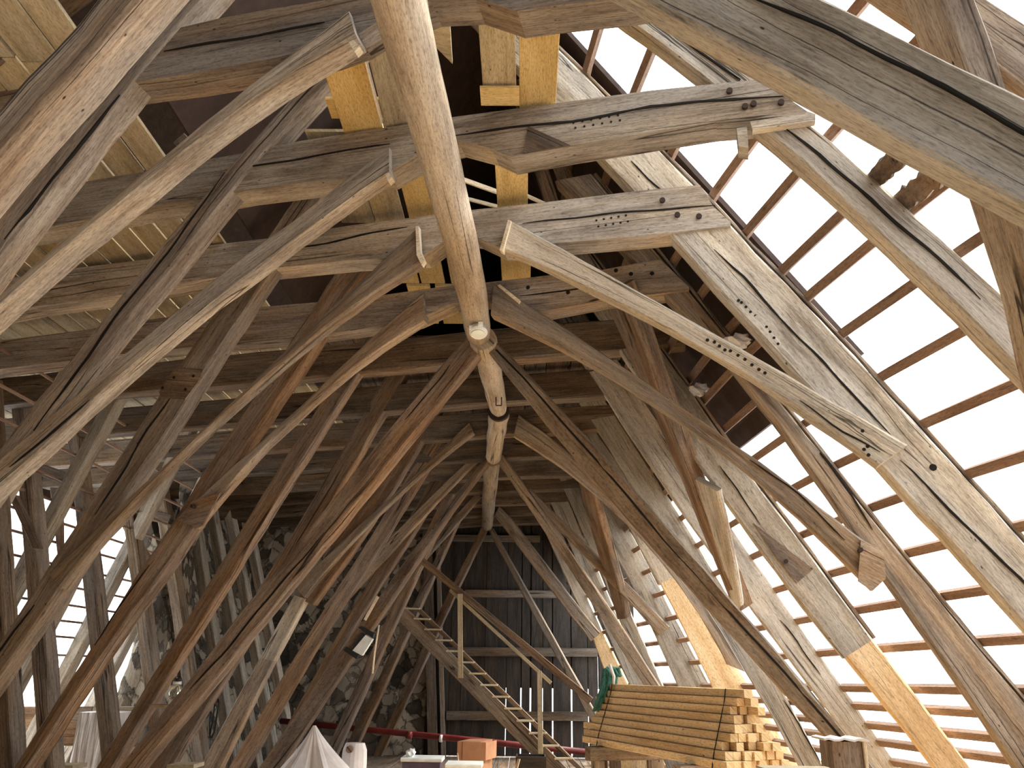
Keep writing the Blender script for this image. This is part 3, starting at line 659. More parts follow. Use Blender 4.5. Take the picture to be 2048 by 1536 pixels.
# ------------------------------------------------------------------ the crooked log purlin, four logs in line
def log_pts(P, z0, z1):
    return [atz(x, y, z0+(z1-z0)*i/(len(P)-1)) for i, (x, y) in enumerate(P)]
def log(P, r0, r1, label, z=2.87):
    Q = resample([tuple(p) for p in log_pts(P, z, z)], 24)
    n = len(Q)
    rr = [r0+(r1-r0)*i/(n-1) for i in range(n)]; rr[0] *= .93; rr[-1] *= .92
    return tube('log_purlin', Q, rr, 'log', seg=20, jag=.10, label=label, cat='log', group='logs of the central purlin')
lg1 = log([(745,-260),(800,5),(840,170),(884,330),(920,480),(945,590),(957,668)], .125, .118, 'nearest and longest log of the central purlin, white fitting at its far end')
lg2 = log([(966,676),(982,745),(997,818)], .125, .10, 'second log of the purlin with an iron staple at its far end')
lg3 = log([(999,826),(992,870),(987,915)], .12, .11, 'third log of the purlin, short and rounded, above the middle struts')
lg4 = log([(985,918),(979,985),(974,1052)], .12, .12, 'farthest log of the purlin, ending before the gable')
# iron band and staple on log two
p = atz(997, 821, 2.87)
bm = bmesh.new(); tube_bm(bm, [p+V((-.0, -.02, 0)), p+V((0, .03, 0))], .128, 20); link('iron_band', bm, 'iron', lg2)
a = [atz(992, 795, 2.73), atz(992, 811, 2.73), atz(1003, 811, 2.73), atz(1003, 795, 2.73)]
tube('staple', a, .007, 'iron', parent=lg2, seg=6)
# white round junction box below log one
q = atz(957, 662, 2.70)
jb = empty('junction_box', q); tag(jb, 'white round electrical junction box under the end of the near log', 'electrical box')
def disc(name, c, ax, r, h, mat, par, seg=20):
    ax = V(ax).normalized(); c = V(c); return tube(name, [c-ax*h/2, c+ax*h/2], r, mat, parent=par, seg=seg)
dirv = V((0, .95, .3)).normalized(); dv = V((0, -.35, -1)).normalized()
disc('housing', q, dv, .072, .06, 'white', jb); disc('cover', q+dv*.035, dv, .058, .02, 'white', jb); disc('rim', q+dv*.012, dv, .078, .012, 'white', jb)
obox('cable_entry', q+V((-.045, -.03, .01)), (.03, 0, 0), (0, .025, 0), (0, 0, .02), 'white', jb)
obox('cable_entry', q+V((.02, -.05, .035)), (.02, 0, 0), (0, .03, 0), (0, 0, .02), 'white', jb)

# ------------------------------------------------------------------ wind braces lying against the rafters
def inroof(px, py, off=.0):
    """meet of the view ray with the inner plane of the right-hand roof"""
    r = R3 @ V((px-1024, -(py-768), -F))
    # X = a + (2.93-z)*m - d*(Y-5)
    a_, m_, d_ = .98-off, .62, .085
    t = (a_+2.93*m_+5*d_)/(r.x+m_*r.z+d_*r.y); return V((r.x*t, r.y*t, r.z*t+EYE))
def wind(A, B, label, mat, t=.14, foot=False):
    PA = [inroof(x, y, .14) for x, y in A]; PB = [inroof(x, y, .14) for x, y in B]
    return timber('wind_brace', 0, PA, PB, t, mat, label, 'brace', 'wind braces under the right-hand roof', world=True, d=V((.85, -.1, .52))*t, foot=foot)
wind([(1730,-130),(1790,0),(1860,110),(1912,349),(1955,478),(1975,525),(2005,637),(2030,746),(2060,860),(2100,1000)],
     [(1830,-130),(1890,0),(1929,126),(2035,437),(2052,500),(2075,580),(2098,680),(2120,760),(2140,860),(2180,1000)], 'leaning brown wind brace near the right edge, passing behind the huge near brace', 'mixed', .13, foot=True)
wind([(1195,585),(1225,625),(1272,745),(1297,805),(1332,885),(1362,960),(1400,1060),(1440,1150),(1472,1230)],
     [(1235,575),(1262,632),(1292,700),(1317,775),(1344,842),(1374,944),(1405,1030),(1432,1105),(1462,1170),(1492,1225)], 'brown wind brace crossing behind two right braces in the middle of the right side', 'brown')
wind([(1125,860),(1152,927),(1164,1000),(1184,1075),(1214,1155),(1232,1235)],
     [(1140,860),(1165,920),(1190,1000),(1217,1110),(1240,1170),(1250,1235)], 'far orange-brown wind brace just right of the far collar ends', 'brown', .1)
wind([(1392,960),(1405,1020),(1420,1060),(1450,1150),(1466,1220)], [(1436,985),(1445,1040),(1455,1080),(1472,1150),(1480,1215)], 'short pale splintered wind brace foot beside the middle rafters', 'pale', .05)

# ------------------------------------------------------------------ long drying cracks
def crack(parent, c, pts, w=.012):
    P = [at(x, y, c) for x, y in pts]; n = max(8, int(sum(math.dist(p, q) for p, q in zip(P, P[1:]))/.09))
    P = [V(p) for p in resample([tuple(p) for p in P], n)]; rings = []; sd = random.random()*50
    for i, p in enumerate(P):
        t = (P[min(i+1, n-1)]-P[max(i-1, 0)]).normalized(); q = t.cross(ND).normalized(); u = i/(n-1)
        ww = w*.5*min(1, 6*u+.1, 6*(1-u)+.1)*(1+.5*noise.noise(V((i*.8, sd, 0)))); p = p+q*.012*noise.noise(V((i*.35, sd, 5)))
        rings.append([p-q*ww-ND*.007, p+q*ww-ND*.007, p+q*ww+ND*.02, p-q*ww+ND*.02])
    bm = bmesh.new(); loft(bm, rings); return link('drying_crack', bm, 'shadow', parent)
random.seed(77)
crack(brace['R', 0], CK[0]-.08, [(1500,-5),(1640,50),(1800,130),(1930,198),(2048,270),(2200,360)], .010)
crack(raft[2], CK[2], [(1348,60),(1400,105),(1480,160)], .010)
crack(raft[2], CK[2], [(1563,253),(1645,314),(1724,386),(1768,424),(1881,523),(1960,600)], .016)
crack(raft[3], CK[3], [(1262,322),(1300,362),(1350,405)], .010)
crack(raft[3], CK[3], [(1427,500),(1495,561),(1553,633),(1635,712),(1775,862)], .014)
crack(raft[3], CK[3], [(1800,920),(1870,990),(1960,1080),(2048,1165),(2150,1280)], .014)
crack(raft[4], CK[4], [(1640,905),(1700,985),(1745,1060)], .012)
crack(collars[1], CC(1), [(328,104),(512,72),(650,45)], .012)
crack(collars[2], CC(2), [(480,338),(600,318),(700,300),(780,290)], .012)
crack(collars[2], CC(2), [(905,272),(1020,255),(1150,243),(1300,214),(1500,196),(1570,193)], .014)
crack(collars[3], CC(3), [(560,500),(620,493),(733,468),(815,455)], .012)
crack(collars[3], CC(3), [(1045,448),(1150,435),(1300,420),(1430,412)], .010)
crack(collars[4], CC(4), [(1040,592),(1100,585),(1160,578),(1230,570)], .010)
crack(lraft[1], CL(1), [(240,190),(120,340),(10,480)], .012)
crack(lraft[2], CL(2), [(450,345),(342,500),(239,623),(147,753),(68,862)], .014)
crack(lraft[3], CL(3), [(345,790),(300,850),(255,930),(190,1030)], .014)
crack(lraft[3], CL(3), [(70,1210),(30,1260),(-20,1330)], .014)
crack(lraft[4], CL(4), [(300,1130),(255,1190),(190,1290)], .010)
crack(strut[0], VC[1], [(650,1065),(600,1125),(520,1215),(450,1305),(380,1378)], .016)
crack(strut[0], VC[1], [(900,730),(850,795),(810,840)], .010)
crack(raft[6], CK[6], [(1560,1240),(1600,1290),(1640,1350)], .010)
crack(raft[7], CK[7], [(1568,1400),(1600,1450),(1640,1525)], .012)
crack(brace['R', 3], bc(3), [(1600,800),(1680,860),(1760,905)], .009)
crack(brace['R', 4], bc(4), [(1500,920),(1580,975),(1640,1030),(1690,1080)], .010)
crack(brace['L', 2], bc(2), [(180,800),(110,860),(20,935)], .012)
crack(raft[5], CK[5], [(1440,930),(1480,990),(1520,1050)], .010)
slab('lap_recess', CK[5]-.014, [(1507,1046),(1626,1138),(1594,1166),(1552,1112)], .016, 'brown', parent=raft[5], label='darker triangular lap with an iron bolt')
peg_holes(raft[5], CK[5]-.014, [(1572,1123)], .018, 'bolt_head', 'iron', .02)
timber('tie', 2.95, [(-120,100),(0,12),(60,-30),(160,-100)], [(-120,165),(0,84),(125,0),(200,-60)], .12, 'brown', 'reddish tie timber in the extreme top left corner', 'beam')

# ------------------------------------------------------------------ leaning aisle posts on the left, outer rafters and battens
PP = [(4, 5.95), (5, 6.75), (6, 7.4), (7, 8.58), (8, 9.88), (9, 11.08), (10, 12.3), (11, 13.3), (12, 14.4), (13, 15.45), (14, 16.6)]
for i, (k, c) in enumerate(PP):
    A = []; B = []
    for j in range(12):
        z = 2.95-4.55*j/11; w = .088+.02*noise.noise(V((i*3.3, j*.5, 0)))
        X = Ppost(z)+.05*noise.noise(V((i*1.7, j*.35, 4)))
        A.append(pl(X-w, z, c)); B.append(pl(X+w, z, c))
    timber('leaning_post', c, A, B, .18, 'mixed' if i < 6 else 'pale', world=True, cat='post', group='leaning posts of the left aisle',
        label='leaning aisle post in the lower left, %s from the left edge' % ord_[i].replace('nearest', 'first') if i < 6 else 'leaning post set against the left masonry, %s beyond the sky openings' % ord_[i-6].replace('nearest', 'first'))
def ox(z): return -5.63-(1.24-z)*.40
OC = [6.9, 7.9, 8.9, 9.88, 11.08]
for i, c in enumerate(OC):
    A = [pl(ox(z)-.13, z, c) for z in (3.3, 2, 1, 0, -1, -1.6)]; B = [pl(ox(z)+.05, z, c) for z in (3.3, 2, 1, 0, -1, -1.6)]
    timber('outer_rafter', c, A, B, .16, 'pale', 'pale outer rafter in the lower left sky openings, %s from the left edge' % ord_[i].replace('nearest', 'first'), 'rafter', 'outer rafters of the left aisle', world=True)
zl = [2.9, 2.62, 2.34, 2.06, 1.84, 1.62, 1.40, 1.18, .97, .76, .55, .34, .13, -.08]
for i, z in enumerate(zl):
    P = [pl(ox(z)-.15, z-.02*math.sin(i*2.1), 2.5), pl(ox(z)-.15, z, 7), pl(ox(z)-.15, z+.02*math.sin(i*1.3), 11.5)]
    o = bar('roof_batten', P[0], P[2], .03, .028, 'lath', label='thin roof batten in the lower left sky openings, %s row from the top' % (ord_+['thirteenth', 'lowest'])[i].replace('nearest', 'first').replace('farthest', 'last but one'), cat='batten', group='roof battens of the left aisle')
# cross ties between outer rafter and post
for i, c in enumerate((8.6, 11.1)):
    a, b_ = [((62,930),(150,968)), ((285,1028),(330,1040))][i]
    p = at(*a, c); q = at(*b_, c)
    bar('short_tie', p+V((-.25, 0, .06)), q+V((.1, 0, 0)), .12, .15, 'dark', label='short dark tie at the head of the %s leaning post' % ('second', 'far')[i], cat='beam')
timber('short_brace', 0, [at(14,995,7.2), at(45,1050,7.2), at(62,1098,7.2)], [at(32,990,7.2), at(62,1050,7.2), at(80,1098,7.2)], .06, 'brown', 'short knee brace lapped on a leaning post at the left edge', 'brace', world=True)
timber('short_brace', 0, [at(243,1055,10.2), at(268,1100,10.2), at(290,1140,10.2)], [at(256,1048,10.2), at(284,1092,10.2), at(306,1130,10.2)], .1, 'mixed', 'short knee brace crossing the right-hand sky opening of the lower left', 'brace', world=True)
timber('prop', 0, [at(97,975,8.4), at(108,1040,8.4), at(112,1110,8.4)], [at(118,975,8.4), at(122,1040,8.4), at(122,1110,8.4)], .07, 'brown', 'thin upright prop in the lower left sky opening', 'post', world=True)

# ------------------------------------------------------------------ boards lying on the collars
def ceiling():
    random.seed(5); bm = bmesh.new(); x = -8.2
    while x < -2.62:
        w = random.uniform(.20, .29); y = -1.0
        while y < 18.4:
            ln = random.uniform(3, 5); y2 = min(18.4, y+ln)
            box(bm, (x+w/2, (y+y2)/2, EYE+3.345+random.uniform(-.006, .01)-.014*max(0, (-1-x))), (0, (y2-y)/2-.004, 0), (w/2-.008, 0, 0), (0, 0, .013), .002)
            y = y2
        x += w
    tag(link('ceiling', bm, 'tan'), kind='structure')
ceiling()
# dark boarding in the middle, farther back
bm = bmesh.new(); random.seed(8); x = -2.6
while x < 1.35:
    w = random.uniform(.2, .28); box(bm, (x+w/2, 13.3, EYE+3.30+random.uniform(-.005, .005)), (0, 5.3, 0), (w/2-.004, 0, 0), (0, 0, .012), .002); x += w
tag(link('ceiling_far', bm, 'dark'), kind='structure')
def zboard(x0, x1, y0, y1, mat, label, z=3.375, t=.022):
    return obox('board', ((x0+x1)/2, (y0+y1)/2, EYE+z), (0, (y1-y0)/2, 0), ((x1-x0)/2, 0, 0), (0, 0, t/2), mat, label=label, cat='board', group='loose boards on the collar beams')
zboard(-1.24, -.97, 3.75, 4.75, 'ply', 'yellow board left of the near log, in the first gap, with a pale edge', 3.40)
zboard(-.965, -.955, 3.8, 4.5, 'peg', 'thin upright pale batten beside the yellow board left of the near log', 3.36, .05)
zboard(-.95, -.72, 3.6, 4.8, 'tan', 'greyish board directly left of the near log in the first gap', 3.40)
obox('board', (-1.0, 4.45, EYE+3.43), (.3, 0, 0), (0, .10, 0), (0, 0, .011), 'ply', label='short cross board under the two boards left of the near log', cat='board')
zboard(-.29, -.085, 3.5, 4.35, 'tan', 'pale board with one dark knot right of the near log', 3.40)
zboard(-.065, .165, 3.5, 4.6, 'ply', 'clean yellow board right of the near log next to the sky opening', 3.40)
obox('board', (-.185, 4.24, EYE+3.36), (.12, 0, 0), (0, .085, 0), (0, 0, .011), 'ply', label='short yellow cross board on the second collar beam right of the log', cat='board')
slab('offcut', 0, [atz(862,45,3.42), atz(900,52,3.42), atz(905,128,3.42), atz(872,95,3.42)], 0, 'tan', world=True, d=V((0, 0, .025)), label='grey pointed board end hanging in the dark top gap', cat='board')
for i, (a, b_, m) in enumerate([(-1.52, -1.25, 'tan'), (-1.24, -1.0, 'tan'), (-.96, -.70, 'ply')]):
    zboard(a, b_, 4.7, 5.9, m, 'board in the second gap left of the log, %s from the left' % ('first', 'middle', 'last and yellowest')[i], 3.44)
zboard(-.245, -.01, 4.7, 5.7, 'ply', 'yellow board in the second gap right of the log', 3.42)
for i, (a, b_) in enumerate([(-1.25, -1.02), (-1.0, -.78), (-.72, -.50)]):
    zboard(a, b_, 5.9, 7.0, 'ply', 'yellow board in the third gap left of the log, %s from the left' % ('first', 'middle', 'last')[i], 3.44)
zboard(-.24, .02, 5.9, 6.9, 'ply', 'yellow board in the third gap right of the log')
for i, (a, b_) in enumerate([(-1.15, -.93), (-.88, -.62)]):
    zboard(a, b_, 7.05, 7.95, 'ply', 'yellow board in the fourth gap left of the log, %s one' % ('left', 'right')[i], 3.44)
# pale slats of a ladder lying above the second gap, right of the log
LOCAL[0] = True
lad = empty('lying_ladder', atz(955, 375, 3.7)); tag(lad, 'pale slatted frame lying above the gap right of the near log', 'ladder')
bar('slat', atz(900, 350, 3.6)-lad.location, atz(1000, 386, 3.6)-lad.location, .02, .04, 'peg', lad); bar('slat', atz(925, 395, 3.6)-lad.location, atz(1002, 415, 3.6)-lad.location, .02, .03, 'peg', lad)
bar('slat', atz(1050, 390, 3.6)-lad.location, atz(1095, 410, 3.6)-lad.location, .02, .03, 'peg', lad)
LOCAL[0] = False
# upper attic timbers glimpsed through the gaps
for i, (a, b_, c, w, lab) in enumerate([((355,205),(400,270),4.8,.13,'red-brown upper timber behind the near left brace'), ((470,400),(560,500),5.8,.14,'red-brown upper timber above the third collar on the left'),
        ((1080,330),(1105,410),6.6,.13,'red-brown upper timber right of the log in the second gap, left one'), ((1120,330),(1150,410),6.6,.15,'red-brown upper timber right of the log in the second gap, right one')]):
    p = at(*a, c); q = at(*b_, c); d_ = (p-q).normalized()
    bar('upper_timber', q-d_*.05, p+d_*1.0, w, w, 'brown', label=lab, cat='timber')

# ------------------------------------------------------------------ stack of fresh battens on a trestle
SD = V((-.34, .94, 0)).normalized(); SR = V((SD.y, -SD.x, 0))
def stack():
    random.seed(4)
    ncol = [2, 2, 3, 3, 4, 5, 6, 7, 8]; hh, ww = .0505, .0605
    meshes = {}
    for i, n in enumerate(ncol):
        f = i/8
        org = V((1.33-.15*f, 5.60-.16*f, EYE-.080-hh*(i+.5)))
        for j in range(n):
            L = 1.95+random.uniform(-.03, .05)+.14*f+(.0 if j else 0)
            pull = random.uniform(-.05, .05)-(.05 if (i*3+j) % 4 == 0 else 0)
            if i == 6 and j == 2: continue
            c0 = org+SR*(ww*(j+.5))+SD*pull
            w2 = ww/2-.0025*(1+random.random()); h2 = hh/2-.0015
            row = ['top', 'second', 'third', 'fourth', 'fifth', 'sixth', 'seventh', 'eighth', 'lowest'][i]
            o = obox('pine_batten', c0+SD*L/2, SD*L/2, SR*w2, V((0, 0, h2)), 'batten', ch=.003,
                label='long fresh pine batten in the %s layer of the stack%s' % (row, ', at its left face' if j == 0 else ', inside the layer' if j < n-1 else ', at its right end'),
                cat='batten', group='pine battens in the stack on the trestle')
    # binding straps
    for t_, nm in ((.10, 'near'), (1.78, 'far')):
        P = []
        for i in range(9):
            f = i/8; org = V((1.33-.15*f, 5.60-.16*f, EYE-.080-.0505*(i+(0 if i == 0 else .5 if i < 8 else 1))))
            P.append(org+SD*t_-SR*.006)
        tube('strap', P, .004, 'black', seg=6, smooth=False, label='thin black strap binding the %s end of the batten stack' % nm, cat='strap')
stack()
LOCAL[0] = True
tr = empty('trestle', V((1.1, 6.4, 0))); tag(tr, 'rough trestle carrying the stack of fresh battens', 'trestle')
for t_ in (.35, 1.72):
    c = V((1.33-.15, 5.44, 0))+SD*t_+SR*.22; zt = EYE-.08-.0505*9-.003
    bar('bearer', c-SR*.33+V((0, 0, zt-.05))-tr.location, c+SR*.36+V((0, 0, zt-.05))-tr.location, .1, .1, 'mixed', tr)
    for sgn in (-.22, .24):
        bar('leg', c+SR*sgn-tr.location, c+SR*sgn+V((0, 0, zt-.1))-tr.location, .10, .10, 'mixed', tr, up=(0, 1, 0))
# boards leaning under the stack
for i, (x, w, m) in enumerate([(1236, .10, 'dark'), (1262, .13, 'tan'), (1290, .11, 'tan'), (1318, .12, 'mixed')]):
    p = aty(x, 1500, 7.55); bar('plank', V((p.x, 7.5, .0)), V((p.x-.02, 7.62, .92)), w, .025, m, up=(0, 1, 0), label='upright plank leaning under the batten stack, %s from the left' % ord_[i].replace('nearest', 'first'), cat='plank', group='planks under the stack')
# green twine and white rope on the far end
def bundle(c, n, r, drop, mat, seed, label):
    random.seed(seed); e = empty('twine', c); tag(e, label, 'twine')
    for k in range(n):
        a = random.uniform(-.12, .12); P = []
        for i in range(9):
            t = i/8; P.append(V((a*.6+math.sin(t*3+k)*.02-.10*t, random.uniform(-.01, .01)+a*.4, .07*math.sin(math.pi*min(1, t*1.6))-drop*max(0, t-.35)*(1+.2*math.sin(k)))))
        tube('strand', P, r, mat, parent=e, seg=6)
    return e
bundle(V((.73, 7.33, EYE-.02)), 14, .014, .36, 'green', 2, 'tangled green twine hanging over the far end of the batten stack')
tube('rope', [V((.73, 7.3, EYE-.09)), V((.735, 7.28, EYE-.02)), V((.715, 7.26, EYE+.03)), V((.70, 7.26, EYE+.075))], .013, 'white', label='short white rope end standing on the far end of the stack', cat='rope')
obox('grey_profile', V((1.33, 5.60, EYE-.155))+SD*.95-SR*.012, SD*.75, SR*.008, V((0, 0, .012)), 'sheet', label='grey strip lying along the left face of the stack', cat='strip')

# ------------------------------------------------------------------ post with plastic cap, plank at the bottom edge
pc = aty(1682, 1500, 3.7)
cp = empty('capped_post', V((pc.x, pc.y, 0))); tag(cp, 'short brown post with a white plastic cap in the bottom right', 'post')
zt = aty(1682, 1481, 3.7).z
obox('post', (0, 0, zt/2), (0, 0, zt/2), (.066, 0, 0), (0, .066, 0), 'brown', cp, ch=.008)
bm = bmesh.new(); rings = []
for i in range(10):
    x = -.09+.18*i/9; z = zt+.004+.004*math.sin(i*1.9); rings.append([V((x, -.08, z-.002)), V((x, .08, z-.002)), V((x, .08, z+.006)), V((x, -.08, z+.006))])
loft(bm, rings); link('cap', bm, 'sheet', cp).location = (0, 0, zt)
obox('edge_strip', (.072, -.06, zt/2), (0, 0, zt/2), (.006, 0, 0), (0, .012, 0), 'peg', cp, ch=.002)
pp = aty(1580, 1531, 3.2)
obox('plank', V((pp.x, 2.95, pp.z-.02)), (.12, 0, 0), (0, .25, 0), (0, 0, .02), 'tan', label='pale plank end at the bottom edge right of the batten stack', cat='plank')
obox('plank_stand', V((pp.x+.02, 2.9, (pp.z-.045)/2)), (0, 0, (pp.z-.045)/2), (.05, 0, 0), (0, .05, 0), 'mixed', label='stub post under the pale plank at the bottom edge', cat='post')

# ------------------------------------------------------------------ stair ladder with handrail in front of the gable
st = empty('stair', V((.8, 14.2, 0))); tag(st, 'steep open wooden stair rising to the left before the gable', 'stair')
def stair():
    S0 = aty(1152, 1558, 14.0); S0.z = .03; S1 = aty(800, 1212, 14.9)
    n = 15; w = V((.27, .10, 0)); up = V((.09, 0, .14))
    d = (S1-S0)
    for nm, off, hgt, th in (('stringer', V((0, 0, 0)), .24, .05), ('stringer', w, .07, .04)):
        bar(nm, S0+off-V((0, 0, hgt*.5-.03))-st.location-(V((0, 0, 0))), S1+off-V((0, 0, hgt*.5))-st.location+V((0, 0, .03)), th, hgt, 'mixed', st)
    px = [(595,580),(640,640),(700,705),(760,770),(825,840),(930,910),(975,970),(1040,1045),(1110,1110),(1180,1180),(1250,1250),(1315,1325),(1395,1395),(1470,1465),(1540,1530)]
    for i in range(n):
        t = (i+.6)/n; c = S0+d*t+w*.5+V((0, 0, .03))
        obox('tread', c-st.location, w*.5, V((.01, .06, 0)), (0, 0, .014), 'tan', st, ch=.003)
stair()
hr = empty('handrail', V((0, 13.9, 0))); tag(hr, 'slanting wooden handrail before the gable boards, two thin uprights', 'handrail')
A0, A1 = aty(845, 1122, 14.0), aty(1182, 1402, 13.4)
bar('rail', A0-hr.location, A1-hr.location, .035, .11, 'brown', hr)
bar('rail', aty(900, 1180, 13.9)-hr.location, aty(1102, 1366, 13.5)-hr.location, .03, .05, 'tan', hr)
bar('upright', aty(920, 1188, 13.75)-hr.location, aty(921, 1356, 13.75)-hr.location, .08, .04, 'tan', hr, up=(0, 1, 0))
bar('upright', aty(1079, 1342, 13.4)-hr.location, aty(1081, 1512, 13.4)-hr.location, .075, .04, 'tan', hr, up=(0, 1, 0))

# ------------------------------------------------------------------ red pipe
pi_ = [aty(562, 1442, 16.3), aty(660, 1452, 16.0), aty(920, 1478, 15.6), aty(1190, 1506, 15.2)]
LOCAL[0] = False
pipe = tube('drain_pipe', pi_, .052, 'red', seg=16, label='long red-brown pipe running across low before the back wall', cat='pipe')
for x, y, m, nm in ((882, 1477, 'white', 'clip'), (818, 1470, 'red', 'coupling'), (922, 1481, 'red', 'coupling')):
    p = aty(x, y, 15.62); disc(nm, p, V((1, -.1, -.08)), .060, .05 if nm == 'clip' else .10, m, pipe)

LOCAL[0] = True
# ------------------------------------------------------------------ things standing on the floor at the back
bx0 = aty(925, 1483, 12.0); bx1 = aty(972, 1483, 12.0); zt = bx0.z
cb = empty('cardboard_box', V(((bx0.x+bx1.x)/2, 12.0, 0))); tag(cb, 'brown cardboard box standing in the middle of the bottom edge', 'box')
hw = (bx1.x-bx0.x)/2
bm = bmesh.new(); box(bm, (0, .25, zt/2), (0, 0, zt/2), (hw, 0, 0), (.07, .25, 0), .006); link('carton', bm, 'card', cb)
obox('flap', (0, -.012, zt-.13), (hw-.005, 0, 0), (0, .003, 0), (0, 0, .125), 'card', cb, ch=.001)
obox('flap', (hw+.06, .25, zt-.12), (.065, .22, 0), (.003, -.001, 0), (0, 0, .11), 'card', cb, ch=.001)
for i, (xa, xb, yt, lab) in enumerate([(803, 882, 1516, 'plastic tub with a white lid and a crumpled rag, left of the cardboard box'), (892, 962, 1528, 'lower lidded tub directly in front of the cardboard box')]):
    a, b_ = aty(xa, yt, 11.0-i*.3), aty(xb, yt, 11.0-i*.3); w = (b_.x-a.x)/2
    e = empty('plastic_tub', V(((a.x+b_.x)/2, a.y+.2, 0))); tag(e, lab, 'tub')
    bm = bmesh.new(); loft(bm, [[V((-w*s, -.2*s, z)), V((w*s, -.2*s, z)), V((w*s, .2*s, z)), V((-w*s, .2*s, z))] for z, s in ((0, .82), (a.z-.05, .96))]); link('body', bm, 'violet', e)
    obox('lid', (0, 0, a.z-.02), (w*1.04, 0, 0), (0, .215, 0), (0, 0, .022), 'white', e, ch=.01)
    if i == 0:
        bm = bmesh.new(); bmesh.ops.create_icosphere(bm, subdivisions=3, radius=.06)
        for v in bm.verts: v.co = V((v.co.x, v.co.y, v.co.z*.9))*(1+.5*noise.noise(v.co*30))+V((-w*.6, -.05, a.z+.04))
        link('rag', bm, 'white', e)
# white wrapped block
a, b_ = aty(686, 1487, 9.0), aty(728, 1487, 9.0)
bm = bmesh.new(); w = (b_.x-a.x)/2; rings = []
for i in range(15):
    t = i/14; z = a.z*t; s_ = 1+.03*math.sin(i*1.3)-(.0 if t < .93 else (t-.93)*3)
    rings.append([V(((a.x+b_.x)/2+w*s_*math.cos(q)*(1.18 if abs(math.cos(q)) > .6 else 1), 9.1+w*s_*math.sin(q), z)) for q in [2*math.pi*k/16+.2 for k in range(16)]])
loft(bm, rings); wb = tag(link('wrapped_block', bm, 'sheet'), 'upright block wrapped in white plastic, left of the tubs', 'bundle')
disc('knot', V(((a.x+b_.x)/2-.03, 8.98, a.z-.05))-wb.location, V((0, 1, 0)), .035, .05, 'brown', wb)
# draped white sheet with a sharp peak
apx = aty(629, 1451, 8.6); bm = bmesh.new(); rings = []
for i in range(16):
    t = i/15; z = apx.z*(1-t); rad = .02+1.2*t**1.1
    ring = []
    for k in range(40):
        q = 2*math.pi*k/40; fold = 1+.16*math.sin(q*9+1.5*math.sin(q*2))*min(1, t*3)+.05*math.sin(q*17)
        ring.append(V((apx.x+rad*.72*fold*math.cos(q)+.10*t, apx.y+rad*.6*fold*math.sin(q), max(.004, z+.03*math.sin(q*5)*t*(1-t)))))
    rings.append(ring)
loft(bm, rings); sh = tag(link('dust_sheet', bm, 'sheet'), 'white plastic dust sheet draped to a sharp peak at the bottom', 'sheet')
# plastic covered box at far left, sill board
a, b_ = aty(165, 1424, 11.0), aty(247, 1424, 11.0)
bm = bmesh.new(); w = (b_.x-a.x)/2; uvl = bm.loops.layers.uv.verify(); rings = []
for i in range(19):
    x = a.x+(b_.x-a.x)*i/18; wv = .02*math.sin(i*1.9)
    rings.append([V((x, 10.9+wv, .0)), V((x, 10.9-wv, a.z*.5)), V((x, 10.92+wv, a.z)), V((x, 11.4, a.z)), V((x, 11.4, 0))])
loft(bm, rings); tag(link('covered_box', bm, 'sheet'), 'box under crumpled white plastic at the far left', 'box')
bar('sill_board', aty(30, 1452, 12.2), aty(180, 1452, 12.2), .05, .50, 'brown', label='dark reddish board along the foot of the lower left opening', cat='board')
bar('shelf_board', aty(196, 1418, 11.9), aty(300, 1416, 11.9), .3, .05, 'tan', label='pale shelf board above the plastic-covered box', cat='board')
bar('low_plank', aty(60, 1533, 9.2), aty(160, 1532, 9.2), .3, .04, 'tan', label='yellowish plank lying low at the far left bottom edge', cat='plank')
bar('low_plank', aty(345, 1531, 9.4), aty(398, 1530, 9.4), .3, .04, 'tan', label='short plank low down between two left rafters', cat='plank')
# lantern
lp_ = aty(352, 1384, 8.2); ln = empty('lantern', lp_); tag(ln, 'small glass lantern between two left rafters', 'lantern')
tube('globe', [V((0, 0, -.07)), V((0, 0, -.05)), V((0, 0, 0)), V((0, 0, .05)), V((0, 0, .07))], [.03, .055, .065, .045, .03], 'glass', ln, seg=20)
disc('base', V((0, 0, -.085)), V((0, 0, 1)), .05, .04, 'white', ln); disc('collar', V((0, 0, .08)), V((0, 0, 1)), .04, .025, 'white', ln); disc('cap', V((0, 0, .105)), V((0, 0, 1)), .025, .03, 'iron', ln)
tube('wire_handle', [V((.055*math.cos(q), 0, .05+.09*math.sin(q))) for q in [math.pi*k/10 for k in range(11)]], .003, 'iron', ln, seg=6)
bar('lantern_shelf', lp_+V((-.22, .06, -.125)), lp_+V((.12, .06, -.125)), .16, .03, 'tan', label='small shelf board under the glass lantern', cat='shelf')
# hanging black straps
hs = at(430, 1402, 10.4)
hk = empty('hanging_straps', hs); tag(hk, 'two black straps hanging from a red hook on the left wall', 'strap')
disc('hook', V((0, 0, 0)), V((0, 1, 0)), .03, .05, 'red', hk)
tube('strap', [V((-.03, 0, -.02)), V((-.055, 0, -.08)), V((-.02, 0, -.40)), V((0, 0, -.45))], .010, 'black', hk, seg=6)
tube('strap', [V((.03, 0, .03)), V((.055, 0, -.02)), V((.04, 0, -.38)), V((.01, 0, -.45))], .013, 'black', hk, seg=6)
tube('strap', [V((.0, 0, -.02)), V((.0, 0, -.2)), V((-.01, 0, -.42))], .009, 'black', hk, seg=6)
LOCAL[0] = False
